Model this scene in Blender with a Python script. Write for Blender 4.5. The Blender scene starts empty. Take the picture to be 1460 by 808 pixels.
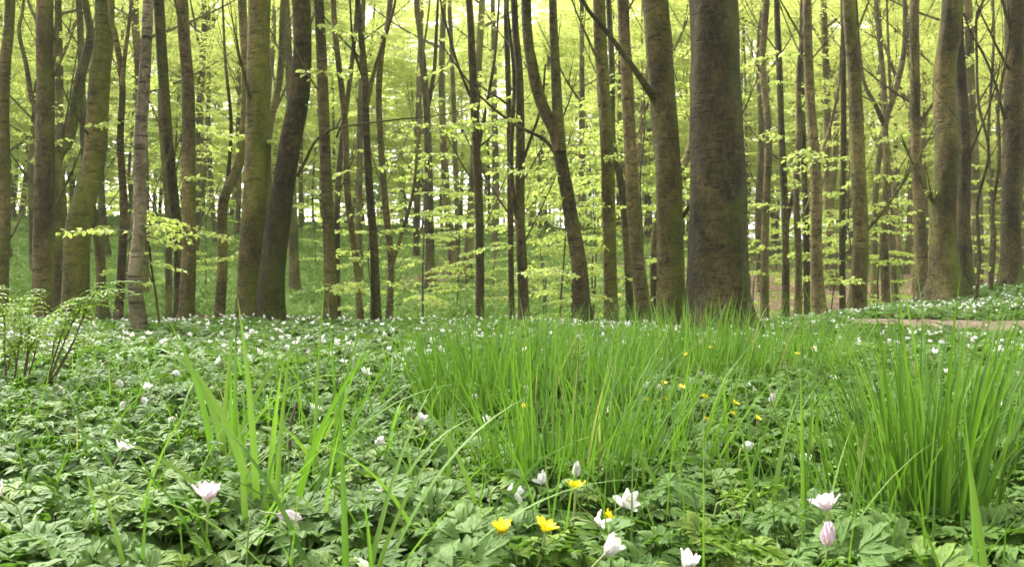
import bpy, math, random
import numpy as np
from mathutils import Vector
random.seed(7)
rng = np.random.default_rng(11)
S = bpy.context.scene
C = S.collection

# ------------------------------------------------------------------ camera, sky, sun, exposure
CAMZ, HOR, FPX = 0.44, 404.0, 1080.0
cam_d = bpy.data.cameras.new('camera')
cam_d.lens = 36.0 * FPX / 1460.0
cam_d.sensor_width = 36.0
cam_d.clip_start = 0.02
cam_d.clip_end = 2000
cam_d.dof.use_dof = True
cam_d.dof.focus_distance = 1.5
cam_d.dof.aperture_fstop = 26.6 / 2.2
cam = bpy.data.objects.new('camera', cam_d)
C.objects.link(cam)
cam.location = (0, 0, CAMZ)
cam.rotation_euler = (math.radians(90), 0, 0)
S.camera = cam

SUN_EL, SUN_AZ = math.radians(46), math.radians(-40)   # azimuth from +Y towards +X
world = bpy.data.worlds.new('World')
S.world = world
world.use_nodes = True
nt = world.node_tree
nt.nodes.clear()
wo = nt.nodes.new('ShaderNodeOutputWorld')
bg = nt.nodes.new('ShaderNodeBackground')
sk = nt.nodes.new('ShaderNodeTexSky')
sk.sky_type = 'NISHITA'
sk.sun_disc = False
sk.sun_elevation = SUN_EL
sk.sun_rotation = SUN_AZ
sk.air_density = 1.0
sk.dust_density = 4.0
sk.ozone_density = 1.0
hs = nt.nodes.new('ShaderNodeHueSaturation')
hs.inputs['Saturation'].default_value = 0.04
wm = nt.nodes.new('ShaderNodeMix'); wm.data_type = 'RGBA'; wm.blend_type = 'MULTIPLY'
wm.inputs[0].default_value = 1.0; wm.inputs[7].default_value = (1.0, .985, .90, 1)
nt.links.new(sk.outputs[0], hs.inputs['Color'])
nt.links.new(hs.outputs[0], wm.inputs[6])
nt.links.new(wm.outputs[2], bg.inputs[0])
bg.inputs[1].default_value = 0.15
nt.links.new(bg.outputs[0], wo.inputs[0])

sun_d = bpy.data.lights.new('sun', 'SUN')
sun_d.energy = 2.2
sun_d.angle = math.radians(16)
sun_d.color = (1.0, 0.96, 0.88)
sun = bpy.data.objects.new('sun', sun_d)
C.objects.link(sun)
sdir = Vector((math.sin(SUN_AZ) * math.cos(SUN_EL), math.cos(SUN_AZ) * math.cos(SUN_EL), math.sin(SUN_EL)))
sun.rotation_euler = sdir.to_track_quat('Z', 'Y').to_euler()
sun.location = (0, 0, 30)

S.view_settings.view_transform = 'Standard'
S.view_settings.look = 'None'
S.view_settings.exposure = 2.2
S.view_settings.gamma = 1.0
S.render.engine = 'CYCLES'
cy = S.cycles
cy.use_denoising = True
cy.max_bounces = 9
cy.diffuse_bounces = 6
cy.glossy_bounces = 2
cy.transmission_bounces = 7
cy.transparent_max_bounces = 4
cy.volume_bounces = 0
cy.sample_clamp_indirect = 6.0
cy.caustics_reflective = False
cy.caustics_refractive = False

# ------------------------------------------------------------------ helpers
def wob(x, y, s=1.0, seed=0.0):
    """smooth pseudo noise, about -1..1"""
    x = np.asarray(x) * s + seed * 7.31
    y = np.asarray(y) * s - seed * 3.77
    return (np.sin(x * 1.3 + 1.7 * np.sin(y * 0.9 + seed)) + np.sin(y * 1.7 + 1.3 * np.sin(x * 1.1 + 2 + seed))
            + 0.6 * np.sin(x * 2.9 + y * 2.3 + seed) + 0.5 * np.sin(x * 4.1 - y * 3.7 + 1)) / 3.1

class MB:
    """collects quads, links them as ONE mesh object"""
    def __init__(s):
        s.V, s.F, s.U, s.R, s.n = [], [], [], [], 0
    def add(s, V, F, U=None, R=None):
        V = np.asarray(V, np.float32).reshape(-1, 3)
        F = np.asarray(F, np.int64).reshape(-1, 4)
        s.V.append(V); s.F.append(F + s.n)
        s.U.append(np.zeros((len(V), 2), np.float32) if U is None else np.asarray(U, np.float32))
        s.R.append(np.full(len(V), .5, np.float32) if R is None else np.broadcast_to(np.asarray(R, np.float32), (len(V),)))
        s.n += len(V)
    def scatter(s, tmpl, M, T, R):
        V, F, U = tmpl
        N, n = len(T), len(V)
        if N == 0: return
        VV = np.einsum('nij,vj->nvi', M, V) + T[:, None, :]
        FF = F[None] + (np.arange(N) * n)[:, None, None]
        s.add(VV.reshape(-1, 3), FF.reshape(-1, 4), np.tile(U, (N, 1)), np.repeat(R, n))
    def build(s, name, mat, parent=None, smooth=True):
        V = np.concatenate(s.V); F = np.concatenate(s.F); U = np.concatenate(s.U); R = np.concatenate(s.R)
        me = bpy.data.meshes.new(name)
        me.vertices.add(len(V)); me.vertices.foreach_set('co', V.ravel())
        me.loops.add(F.size); me.loops.foreach_set('vertex_index', F.ravel().astype(np.int32))
        me.polygons.add(len(F)); me.polygons.foreach_set('loop_start', (np.arange(len(F)) * 4).astype(np.int32))
        me.polygons.foreach_set('use_smooth', np.full(len(F), smooth, dtype=bool))
        me.update(calc_edges=True)
        uv = me.uv_layers.new(name='leaf')
        uv.data.foreach_set('uv', U[F.ravel()].ravel())
        a = me.attributes.new('rnd', 'FLOAT', 'POINT')
        a.data.foreach_set('value', R.astype(np.float32))
        me.materials.append(mat)
        o = bpy.data.objects.new(name, me)
        C.objects.link(o)
        if parent: o.parent = parent
        return o

def tag(o, label=None, cat=None, group=None, kind=None):
    if label: o['label'] = label
    if cat: o['category'] = cat
    if group: o['group'] = group
    if kind: o['kind'] = kind
    return o

def empty(name, loc, rz=0.0):
    o = bpy.data.objects.new(name, None)
    o.empty_display_size = 0.1
    C.objects.link(o)
    o.location = tuple(float(v) for v in loc)
    o.rotation_euler = (0, 0, rz)
    return o

def copy_tree(o, parent=None):
    c = o.copy(); C.objects.link(c)
    if parent: c.parent = parent
    for ch in [k for k in o.children]:
        copy_tree(ch, c)
    return c

def W(px, py, d):
    """a photo direction followed to distance d"""
    return np.array([(px - 730) / FPX * d, d, CAMZ + (HOR - py) / FPX * d])

def rotz(a):
    c, s = np.cos(a), np.sin(a); z = np.zeros_like(c); o = np.ones_like(c)
    return np.stack([np.stack([c, -s, z], -1), np.stack([s, c, z], -1), np.stack([z, z, o], -1)], -2)
def rotx(a):
    c, s = np.cos(a), np.sin(a); z = np.zeros_like(c); o = np.ones_like(c)
    return np.stack([np.stack([o, z, z], -1), np.stack([z, c, -s], -1), np.stack([z, s, c], -1)], -2)
def roty(a):
    c, s = np.cos(a), np.sin(a); z = np.zeros_like(c); o = np.ones_like(c)
    return np.stack([np.stack([c, z, s], -1), np.stack([z, o, z], -1), np.stack([-s, z, c], -1)], -2)

def tube(mb, P, r, sides=8, rnd=0.5, bumps=0.0, flare=0.0, seed=0.0, cap=True):
    P = np.asarray(P, float); r = np.asarray(r, float)
    N = len(P)
    T = np.gradient(P, axis=0)
    T /= np.linalg.norm(T, axis=1)[:, None] + 1e-9
    ref = np.array([1.0, 0.13, 0.07]) if abs(T.mean(0)[2]) > abs(T.mean(0)[0]) else np.array([0.1, 0.15, 1.0])
    A = ref - T * (T @ ref)[:, None]; A /= np.linalg.norm(A, axis=1)[:, None]
    B = np.cross(T, A)
    th = np.linspace(0, 2 * np.pi, sides, endpoint=False)
    s = np.concatenate([[0], np.cumsum(np.linalg.norm(np.diff(P, axis=0), axis=1))])
    rr = r[:, None] * np.ones(sides)[None]
    if bumps:
        rr = rr * (1 + bumps * wob(np.cos(th)[None] * 1.6 + s[:, None] * 1.4, np.sin(th)[None] * 1.6 + s[:, None] * .9, 1.5, seed)
                   + bumps * .45 * wob(np.cos(th)[None] * 4 + s[:, None] * 6, np.sin(th)[None] * 4 + s[:, None] * 5, 1.2, seed + 3))
    if flare:
        rr = rr * (1 + flare * np.exp(-np.maximum(s - .3, 0)[:, None] / 0.2) * (1 + .45 * np.cos(th[None] * 4 + seed) + .25 * np.cos(th[None] * 7 + 2 * seed)))
    V = P[:, None] + rr[..., None] * (np.cos(th)[None, :, None] * A[:, None] + np.sin(th)[None, :, None] * B[:, None])
    i = np.arange(N - 1)[:, None] * sides; j = np.arange(sides)[None]; j2 = (j + 1) % sides
    F = np.stack([i + j, i + j2, i + sides + j2, i + sides + j], -1).reshape(-1, 4)
    U = np.stack([np.broadcast_to(th[None] / 6.283, (N, sides)), np.broadcast_to(s[:, None], (N, sides))], -1).reshape(-1, 2)
    mb.add(V.reshape(-1, 3), F, U, rnd)

def smooth_path(P, step):
    P = np.asarray(P, float)
    if len(P) < 3:
        t = np.linspace(0, 1, max(3, int(np.linalg.norm(P[-1] - P[0]) / step)))
        return P[0] + (P[-1] - P[0]) * t[:, None], t * (len(P) - 1)
    Q = np.vstack([2 * P[0] - P[1], P, 2 * P[-1] - P[-2]])
    out, par = [], []
    for k in range(1, len(Q) - 2):
        n = max(2, int(np.linalg.norm(Q[k + 1] - Q[k]) / step))
        t = np.linspace(0, 1, n, endpoint=False)[:, None]
        a, b, c, d = Q[k - 1], Q[k], Q[k + 1], Q[k + 2]
        out.append(.5 * (2 * b + (c - a) * t + (2 * a - 5 * b + 4 * c - d) * t ** 2 + (-a + 3 * b - 3 * c + d) * t ** 3))
        par.append((k - 1) + t[:, 0])
    out.append(P[-1:]); par.append(np.array([len(P) - 1.0]))
    return np.vstack(out), np.concatenate(par)

# ------------------------------------------------------------------ materials
def mat_new(name):
    m = bpy.data.materials.new(name); m.use_nodes = True
    n = m.node_tree; n.nodes.clear()
    out = n.nodes.new('ShaderNodeOutputMaterial')
    return m, n, out
def nd(n, t, **k):
    x = n.nodes.new(t)
    for a, b in k.items(): setattr(x, a, b)
    return x
def ramp(n, src, stops):
    r = nd(n, 'ShaderNodeValToRGB')
    e = r.color_ramp.elements
    while len(e) < len(stops): e.new(0.5)
    for q, (p, c) in zip(e, stops):
        q.position = p; q.color = (*c, 1)
    n.links.new(src, r.inputs[0])
    return r.outputs[0]
def mixc(n, f, a, b, mode='MIX'):
    m = nd(n, 'ShaderNodeMix', data_type='RGBA', blend_type=mode)
    for k, v in ((0, f), (6, a), (7, b)):
        if hasattr(v, 'links'): n.links.new(v, m.inputs[k])
        elif k == 0: m.inputs[k].default_value = v
        else: m.inputs[k].default_value = (*v, 1)
    return m.outputs[2]
def noise(n, vec, scale, detail=3, rough=.55):
    t = nd(n, 'ShaderNodeTexNoise'); t.inputs['Scale'].default_value = scale
    t.inputs['Detail'].default_value = detail; t.inputs['Roughness'].default_value = rough
    if vec is not None: n.links.new(vec, t.inputs['Vector'])
    return t.outputs[0]
def mathn(n, op, a, b=0.0, clamp=False):
    m = nd(n, 'ShaderNodeMath', operation=op, use_clamp=clamp)
    for k, v in ((0, a), (1, b)):
        if hasattr(v, 'links'): n.links.new(v, m.inputs[k])
        else: m.inputs[k].default_value = v
    return m.outputs[0]
def mapping(n, vec, scale):
    m = nd(n, 'ShaderNodeMapping'); m.inputs['Scale'].default_value = scale
    n.links.new(vec, m.inputs['Vector']); return m.outputs[0]

def leaf_mat(name, cols, trans_col, trans=.35, rough=.45, spec=.5, veins=0.0, parallel=False, nscale=30, straw=None):
    m, n, out = mat_new(name)
    at = nd(n, 'ShaderNodeAttribute', attribute_name='rnd')
    tc = nd(n, 'ShaderNodeTexCoord')
    k = len(cols)
    col = ramp(n, at.outputs['Fac'], [(i / (k - 1) * (.985 if straw else 1), c) for i, c in enumerate(cols)] + ([(.995, straw)] if straw else []))
    nz = noise(n, tc.outputs['Object'], nscale, 2)
    col = mixc(n, mathn(n, 'MULTIPLY', nz, .35), col, tuple(c * .6 for c in cols[0]))
    bump = None
    if veins:
        uv = nd(n, 'ShaderNodeUVMap', uv_map='leaf')
        sp = nd(n, 'ShaderNodeSeparateXYZ'); n.links.new(uv.outputs[0], sp.inputs[0])
        ax = mathn(n, 'ABSOLUTE', sp.outputs[0])
        if parallel:
            v = mathn(n, 'SINE', mathn(n, 'MULTIPLY', sp.outputs[0], 26.0))
            v = mathn(n, 'MULTIPLY', v, .5)
        else:
            q = mathn(n, 'SUBTRACT', sp.outputs[1], mathn(n, 'MULTIPLY', ax, .28))
            v = mathn(n, 'SINE', mathn(n, 'MULTIPLY', q, 46.0))
            v = mathn(n, 'POWER', mathn(n, 'MAXIMUM', v, 0.0), 3.0)
        mid = mathn(n, 'SUBTRACT', 1.0, mathn(n, 'MULTIPLY', ax, 9.0), True)
        v = mathn(n, 'MAXIMUM', v, mid)
        col = mixc(n, mathn(n, 'MULTIPLY', v, veins, True), col, tuple(min(1, c * 1.7 + .03) for c in cols[-1]))
        bump = nd(n, 'ShaderNodeBump'); bump.inputs['Strength'].default_value = .35; bump.inputs['Distance'].default_value = .001
        n.links.new(v, bump.inputs['Height']); bump.invert = True
    p = nd(n, 'ShaderNodeBsdfPrincipled')
    p.inputs['Roughness'].default_value = rough
    p.inputs['Specular IOR Level'].default_value = spec
    n.links.new(col, p.inputs['Base Color'])
    t = nd(n, 'ShaderNodeBsdfTranslucent')
    tcol = mixc(n, .5, col, trans_col)
    n.links.new(tcol, t.inputs['Color'])
    if bump:
        n.links.new(bump.outputs[0], p.inputs['Normal'])
    mx = nd(n, 'ShaderNodeMixShader'); mx.inputs[0].default_value = trans
    n.links.new(p.outputs[0], mx.inputs[1]); n.links.new(t.outputs[0], mx.inputs[2])
    n.links.new(mx.outputs[0], out.inputs[0])
    return m

def bark_mat(name, dark, light, moss, moss_amt, marks=.5):
    m, n, out = mat_new(name)
    tc = nd(n, 'ShaderNodeTexCoord')
    ob = tc.outputs['Object']
    info = nd(n, 'ShaderNodeObjectInfo')
    off = nd(n, 'ShaderNodeVectorMath', operation='SCALE'); 
    cmb = nd(n, 'ShaderNodeCombineXYZ')
    for i in range(3): n.links.new(info.outputs['Random'], cmb.inputs[i])
    n.links.new(cmb.outputs[0], off.inputs[0]); off.inputs['Scale'].default_value = 37.0
    ad = nd(n, 'ShaderNodeVectorMath', operation='ADD'); n.links.new(ob, ad.inputs[0]); n.links.new(off.outputs[0], ad.inputs[1])
    v = ad.outputs[0]
    big = noise(n, mapping(n, v, (1, 1, .45)), 3.4, 6, .7)
    fine = noise(n, mapping(n, v, (1, 1, .6)), 38.0, 5, .65)
    hor = noise(n, mapping(n, v, (4, 4, 30)), 1.6, 3, .6)
    ver = noise(n, mapping(n, v, (14, 14, 1.2)), 1.5, 4, .6)
    col = ramp(n, mathn(n, 'ADD', mathn(n, 'MULTIPLY', big, .55), mathn(n, 'MULTIPLY', fine, .45)), [(.38, dark), (.62, light)])
    hm = ramp(n, hor, [(.56, (0, 0, 0)), (.68, (1, 1, 1))])
    col = mixc(n, mathn(n, 'MULTIPLY', hm, min(1, marks * 1.1)), col, tuple(c * .35 for c in dark))
    vo = nd(n, 'ShaderNodeTexVoronoi'); vo.inputs['Scale'].default_value = 2.6; n.links.new(mapping(n, v, (1, 1, 1.5)), vo.inputs['Vector'])
    kn = ramp(n, mathn(n, 'ADD', vo.outputs['Distance'], mathn(n, 'MULTIPLY', fine, .10)), [(.10, (1, 1, 1)), (.17, (0, 0, 0))])
    col = mixc(n, mathn(n, 'MULTIPLY', kn, .85), col, tuple(c * .3 for c in dark))
    pale = ramp(n, noise(n, v, 9.0, 4, .7), [(.56, (0, 0, 0)), (.66, (1, 1, 1))])
    col = mixc(n, mathn(n, 'MULTIPLY', pale, .45), col, tuple(min(1, c * 1.5) for c in light))
    geo = nd(n, 'ShaderNodeNewGeometry')
    sx = nd(n, 'ShaderNodeSeparateXYZ'); n.links.new(geo.outputs['Normal'], sx.inputs[0])
    side = mathn(n, 'MULTIPLY', sx.outputs[0], .16)
    mo = mathn(n, 'ADD', noise(n, mapping(n, v, (1, 1, .45)), 2.6, 5, .65), side)
    mo = ramp(n, mo, [(.66 - .3 * moss_amt, (0, 0, 0)), (.84 - .3 * moss_amt, (1, 1, 1))])
    col = mixc(n, mathn(n, 'MULTIPLY', mo, .8), col, moss)
    pat = ramp(n, noise(n, mapping(n, v, (1, 1, .5)), 1.7, 6, .68), [(.40, (.55, .55, .52)), (.52, (1.05, 1.05, 1.0)), (.64, (1.55, 1.5, 1.3))])
    col = mixc(n, 1.0, col, pat, 'MULTIPLY')
    # tint from tree to tree
    tint = mathn(n, 'ADD', mathn(n, 'MULTIPLY', info.outputs['Random'], .5), .75)
    cc = nd(n, 'ShaderNodeVectorMath', operation='SCALE'); n.links.new(col, cc.inputs[0]); n.links.new(tint, cc.inputs['Scale'])
    p = nd(n, 'ShaderNodeBsdfPrincipled'); p.inputs['Roughness'].default_value = .85
    p.inputs['Specular IOR Level'].default_value = .25
    n.links.new(cc.outputs[0], p.inputs['Base Color'])
    b = nd(n, 'ShaderNodeBump'); b.inputs['Strength'].default_value = 1.0; b.inputs['Distance'].default_value = .05
    h = mathn(n, 'SUBTRACT', mathn(n, 'ADD', mathn(n, 'ADD', mathn(n, 'MULTIPLY', ver, .5), mathn(n, 'MULTIPLY', mo, .4)), fine), mathn(n, 'MULTIPLY', hm, .5))
    n.links.new(h, b.inputs['Height']); n.links.new(b.outputs[0], p.inputs['Normal'])
    n.links.new(p.outputs[0], out.inputs[0])
    return m

def plain_mat(name, col, rough=.6, trans=0.0, col2=None, nscale=20, spec=.4):
    m, n, out = mat_new(name)
    tc = nd(n, 'ShaderNodeTexCoord')
    c = mixc(n, noise(n, tc.outputs['Object'], nscale, 3), col, col2 or tuple(k * .7 for k in col))
    p = nd(n, 'ShaderNodeBsdfPrincipled'); p.inputs['Roughness'].default_value = rough
    p.inputs['Specular IOR Level'].default_value = spec
    n.links.new(c, p.inputs['Base Color'])
    if trans:
        t = nd(n, 'ShaderNodeBsdfTranslucent'); n.links.new(c, t.inputs[0])
        mx = nd(n, 'ShaderNodeMixShader'); mx.inputs[0].default_value = trans
        n.links.new(p.outputs[0], mx.inputs[1]); n.links.new(t.outputs[0], mx.inputs[2])
        n.links.new(mx.outputs[0], out.inputs[0])
    else:
        n.links.new(p.outputs[0], out.inputs[0])
    return m

M = {}
M['anemone_leaf'] = leaf_mat('anemone_leaf', [(.045, .105, .016), (.065, .14, .024), (.095, .18, .042), (.16, .245, .035)], (.14, .30, .015), .3, .58, .24, veins=.3, straw=None)
M['heart_leaf'] = leaf_mat('heart_leaf', [(.045, .12, .012), (.09, .19, .02), (.17, .28, .03)], (.15, .32, .015), .25, .38, .5, veins=.25)
M['mound_leaf'] = leaf_mat('mound_leaf', [(.09, .17, .045), (.14, .24, .07), (.20, .31, .11)], (.17, .32, .05), .3, .5, .3)
M['carpet_far'] = leaf_mat('carpet_far', [(.14, .23, .05), (.20, .30, .065), (.27, .38, .10)], (.16, .34, .05), .3, .6, .3)
M['grass'] = leaf_mat('grass', [(.026, .08, .008), (.055, .145, .012), (.10, .22, .024), (.18, .30, .045)], (.17, .36, .015), .38, .45, .3, veins=.22, parallel=True, nscale=8, straw=(.42, .33, .15))
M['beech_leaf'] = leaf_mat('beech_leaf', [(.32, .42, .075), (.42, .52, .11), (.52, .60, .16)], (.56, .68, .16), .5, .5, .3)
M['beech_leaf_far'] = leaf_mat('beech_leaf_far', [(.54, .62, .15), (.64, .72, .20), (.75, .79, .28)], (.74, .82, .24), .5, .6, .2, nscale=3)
M['fern'] = leaf_mat('fern', [(.14, .25, .02), (.22, .35, .03), (.30, .42, .05)], (.32, .5, .05), .4, .5, .3)
M['bark_brown'] = bark_mat('bark_brown', (.055, .043, .018), (.22, .175, .08), (.12, .14, .022), .5)
M['bark_dark'] = bark_mat('bark_dark', (.020, .0165, .007), (.11, .088, .034), (.085, .105, .016), .5)
M['bark_mossy'] = bark_mat('bark_mossy', (.045, .037, .013), (.18, .15, .052), (.12, .145, .018), .8)
M['bark_grey'] = bark_mat('bark_grey', (.13, .105, .065), (.32, .27, .18), (.18, .18, .07), .2, marks=1.1)
M['bark_far'] = bark_mat('bark_far', (.06, .05, .021), (.185, .155, .068), (.12, .145, .03), .5)
M['twig'] = plain_mat('twig', (.07, .05, .035), .8)
M['stem_green'] = plain_mat('stem_green', (.22, .32, .09), .5, .2, (.26, .29, .10))
M['fern_stem'] = plain_mat('fern_stem', (.09, .06, .03), .6, 0, (.05, .03, .02))
M['petal_white'] = leaf_mat('petal_white', [(.74, .72, .74), (.80, .80, .80)], (.85, .85, .85), .35, .55, .25, veins=.5, parallel=True, nscale=80)
M['petal_pink'] = leaf_mat('petal_pink', [(.66, .50, .63), (.74, .64, .72)], (.85, .7, .8), .35, .55, .25, veins=.5, parallel=True, nscale=80)
M['petal_yellow'] = plain_mat('petal_yellow', (.92, .78, .015), .3, .15, (.88, .68, .01), 60, .6)
M['stamen'] = plain_mat('stamen', (.80, .62, .10), .6, .1)
M['stamen_green'] = plain_mat('stamen_green', (.45, .45, .05), .6, .1)
M['litter'] = leaf_mat('litter', [(.14, .08, .045), (.22, .14, .09), (.30, .20, .13), (.36, .27, .18)], (.3, .18, .08), .15, .6, .3)
M['wilted'] = plain_mat('wilted', (.30, .22, .16), .7, .15, (.2, .12, .1), 200)

def ground_mat():
    m, n, out = mat_new('ground')
    tc = nd(n, 'ShaderNodeTexCoord'); v = tc.outputs['Object']
    soil = ramp(n, noise(n, v, 14, 5, .7), [(.35, (.016, .012, .007)), (.6, (.05, .036, .022)), (.75, (.10, .07, .045))])
    green = ramp(n, noise(n, v, 5.0, 6, .75), [(.32, (.09, .15, .03)), (.55, (.17, .26, .055)), (.72, (.23, .33, .09))])
    brown = ramp(n, noise(n, v, 7.0, 5, .75), [(.35, (.13, .09, .055)), (.55, (.25, .175, .12)), (.7, (.34, .25, .18))])
    at = nd(n, 'ShaderNodeAttribute', attribute_name='litter')
    sepd = nd(n, 'ShaderNodeAttribute', attribute_name='farther')
    patch = mathn(n, 'ADD', mathn(n, 'MULTIPLY', mathn(n, 'SUBTRACT', noise(n, v, .9, 5, .7), .5), 2.2), at.outputs['Fac'])
    patch = ramp(n, patch, [(.42, (0, 0, 0)), (.62, (1, 1, 1))])
    g = mixc(n, patch, green, brown)
    col = mixc(n, sepd.outputs['Fac'], soil, g)
    p = nd(n, 'ShaderNodeBsdfPrincipled'); p.inputs['Roughness'].default_value = .95
    p.inputs['Specular IOR Level'].default_value = .1
    n.links.new(col, p.inputs['Base Color'])
    b = nd(n, 'ShaderNodeBump'); b.inputs['Strength'].default_value = 1.0; b.inputs['Distance'].default_value = .06
    n.links.new(noise(n, v, 9, 6, .75), b.inputs['Height']); n.links.new(b.outputs[0], p.inputs['Normal'])
    n.links.new(p.outputs[0], out.inputs[0])
    return m
def path_mat():
    m, n, out = mat_new('path')
    tc = nd(n, 'ShaderNodeTexCoord'); v = tc.outputs['Object']
    col = ramp(n, noise(n, v, 8, 6, .75), [(.3, (.07, .05, .033)), (.5, (.15, .11, .075)), (.7, (.22, .165, .115))])
    col = mixc(n, ramp(n, noise(n, v, 60, 3, .7), [(.6, (0, 0, 0)), (.7, (1, 1, 1))]), col, (.12, .08, .05))
    p = nd(n, 'ShaderNodeBsdfPrincipled'); p.inputs['Roughness'].default_value = .95
    n.links.new(col, p.inputs['Base Color'])
    b = nd(n, 'ShaderNodeBump'); b.inputs['Distance'].default_value = .02
    n.links.new(noise(n, v, 40, 5, .7), b.inputs['Height']); n.links.new(b.outputs[0], p.inputs['Normal'])
    n.links.new(p.outputs[0], out.inputs[0])
    return m

# ------------------------------------------------------------------ terrain
def sst(a, b, x):
    t = np.clip((np.asarray(x, float) - a) / (b - a), 0, 1); return t * t * (3 - 2 * t)
def terr(x, y):
    x = np.asarray(x, float); y = np.asarray(y, float)
    YL = [-40, 0, 6.2, 7.5, 9.5, 12, 14, 18, 25, 35, 50, 120, 500]
    ZL = [0, 0, 0, -.04, -.33, -.36, -.08, .32, 1.30, 3.45, 4.6, 6.5, 9]
    ZC = [0, 0, 0, -.04, -.42, -.50, -.22, .25, 1.05, 2.65, 4.0, 6.5, 9]
    ZR = [0, 0, 0, -.02, -.25, -.55, -.60, -.25, .35, 1.30, 3.0, 6.0, 9]
    a = x / np.maximum(y, 3.0)                     # bearing
    zl, zc, zr = np.interp(y, YL, ZL), np.interp(y, YL, ZC), np.interp(y, YL, ZR)
    w1, w2 = sst(-.45, -.05, a), sst(.12, .38, a)
    z = zl * (1 - w1) + zc * w1
    z = z * (1 - w2) + zr * w2
    # the mound beyond the path on the right
    z = z + .80 * np.exp(-((x - 8.0) / 3.2) ** 2 - ((y - 10.4) / 2.3) ** 2)
    z = z + .11 * sst(5.7, 7.3, y) * sst(.28, .5, a) * (1 - sst(9, 12, y))
    amp = .015 + .10 * sst(7, 16, y) + .35 * sst(30, 60, y)
    z = z + amp * wob(x, y, .55, 2.0) + .35 * amp * wob(x, y, 1.7, 5.0)
    return z
def solve_d(px, py, lo=9.5, hi=60):
    ds = np.linspace(lo, hi, 800)
    zz = terr((px - 730) / FPX * ds, ds)
    Y = HOR - (zz - CAMZ) / ds * FPX
    k = np.argmax(Y <= py) if (Y <= py).any() else len(ds) - 1
    return float(ds[k])

nx, ny = 260, 420
u = np.linspace(-1, 1, nx); gx = np.sinh(u * 5.2) / np.sinh(5.2) * 420
v_ = np.linspace(0, 1, ny); gy = -15 + np.sinh(v_ * 4.6) / np.sinh(4.6) * 520
X, Y_ = np.meshgrid(gx, gy)
Z = terr(X, Y_)
mb = MB()
i, j = np.meshgrid(np.arange(nx - 1), np.arange(ny - 1))
q = (j * nx + i).ravel()
mb.add(np.stack([X, Y_, Z], -1).reshape(-1, 3), np.stack([q, q + 1, q + nx + 1, q + nx], -1))
ground = mb.build('ground', ground_mat())
tag(ground, 'woodland ground of dark soil, green cover and brown leaf litter', 'ground', kind='structure')
bearing = (X / np.maximum(Y_, 3)).ravel(); yf = Y_.ravel(); xf = X.ravel()
lit = .16 + .34 * sst(.05, .32, bearing) * sst(9, 13, yf) + .28 * sst(-.3, -.1, bearing) * sst(15, 20, yf) * (1 - sst(26, 30, yf)) - .25 * np.exp(-((xf - 7.6) / 3.2) ** 2 - ((yf - 10.2) / 2.6) ** 2)
a = ground.data.attributes.new('litter', 'FLOAT', 'POINT'); a.data.foreach_set('value', lit.astype(np.float32))
a = ground.data.attributes.new('farther', 'FLOAT', 'POINT'); a.data.foreach_set('value', sst(7.5, 10, yf).astype(np.float32))

# dirt path curving in from the right
pc = np.array([(16, 8.4), (11, 7.3), (8, 6.7), (6.2, 6.45), (4.9, 6.45), (3.9, 6.6), (3.0, 7.0), (2.0, 7.8)], float)
pw = np.interp(np.arange(8), [0, 3, 5, 7], [.75, .62, .4, .12])
pp, par = smooth_path(np.c_[pc, np.zeros(8)], .12)
hw = np.interp(par, np.arange(8), pw) * (1 + .12 * wob(par * 9, par * 4, 1, 3))
tn = np.gradient(pp, axis=0)[:, :2]; tn /= np.linalg.norm(tn, axis=1)[:, None]
nn = np.c_[-tn[:, 1], tn[:, 0]]
cols = np.linspace(-1, 1, 13)
PX = pp[:, None, 0] + nn[:, None, 0] * hw[:, None] * cols; PY = pp[:, None, 1] + nn[:, None, 1] * hw[:, None] * cols
PZ = terr(PX, PY) + .018 - .03 * np.abs(cols[None]) ** 6
n1, n2 = PX.shape
i, j = np.meshgrid(np.arange(n2 - 1), np.arange(n1 - 1)); q = (j * n2 + i).ravel()
mb = MB(); mb.add(np.stack([PX, PY, PZ], -1).reshape(-1, 3), np.stack([q, q + 1, q + n2 + 1, q + n2], -1))
tag(mb.build('path', path_mat()), 'bare pinkish brown dirt path below the mound', 'path', kind='structure')
def path_dist(x, y):
    d = np.full(np.shape(x), 9.0)
    for k in range(0, len(pp), 3):
        d = np.minimum(d, np.hypot(x - pp[k, 0], y - pp[k, 1]) - hw[k])
    return d

# ------------------------------------------------------------------ leaf templates
def grid_quads(r, c, off=0):
    i, j = np.meshgrid(np.arange(c - 1), np.arange(r - 1)); q = (j * c + i).ravel() + off
    return np.stack([q, q + 1, q + c + 1, q + c], -1)
def lobe(o, a, L, Wd, rows, peak=.55, fold=.25, lo=.12):
    t = np.linspace(0, 1, rows)
    w = np.where(t < peak, lo + (1 - lo) * np.sin(t / peak * np.pi / 2), np.cos((t - peak) / (1 - peak) * np.pi / 2) ** .8)
    w = np.maximum(w, .03) * Wd / 2
    s = np.array([-1, 0, 1.0])
    x = s[None] * w[:, None]; y = t[:, None] * L + 0 * x
    z = np.abs(x) * fold
    ca, sa = math.cos(a), math.sin(a)
    V = np.stack([o[0] + x * ca + y * sa, o[1] - x * sa + y * ca, z], -1).reshape(-1, 3)
    U = np.stack([np.broadcast_to(s[None], x.shape), np.broadcast_to(t[:, None], x.shape)], -1).reshape(-1, 2)
    return V, grid_quads(rows, 3), U
def join(parts):
    Vs, Fs, Us, n = [], [], [], 0
    for V, F, U in parts:
        Vs.append(V); Fs.append(F + n); Us.append(U); n += len(V)
    return np.vstack(Vs), np.vstack(Fs), np.vstack(Us)
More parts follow.
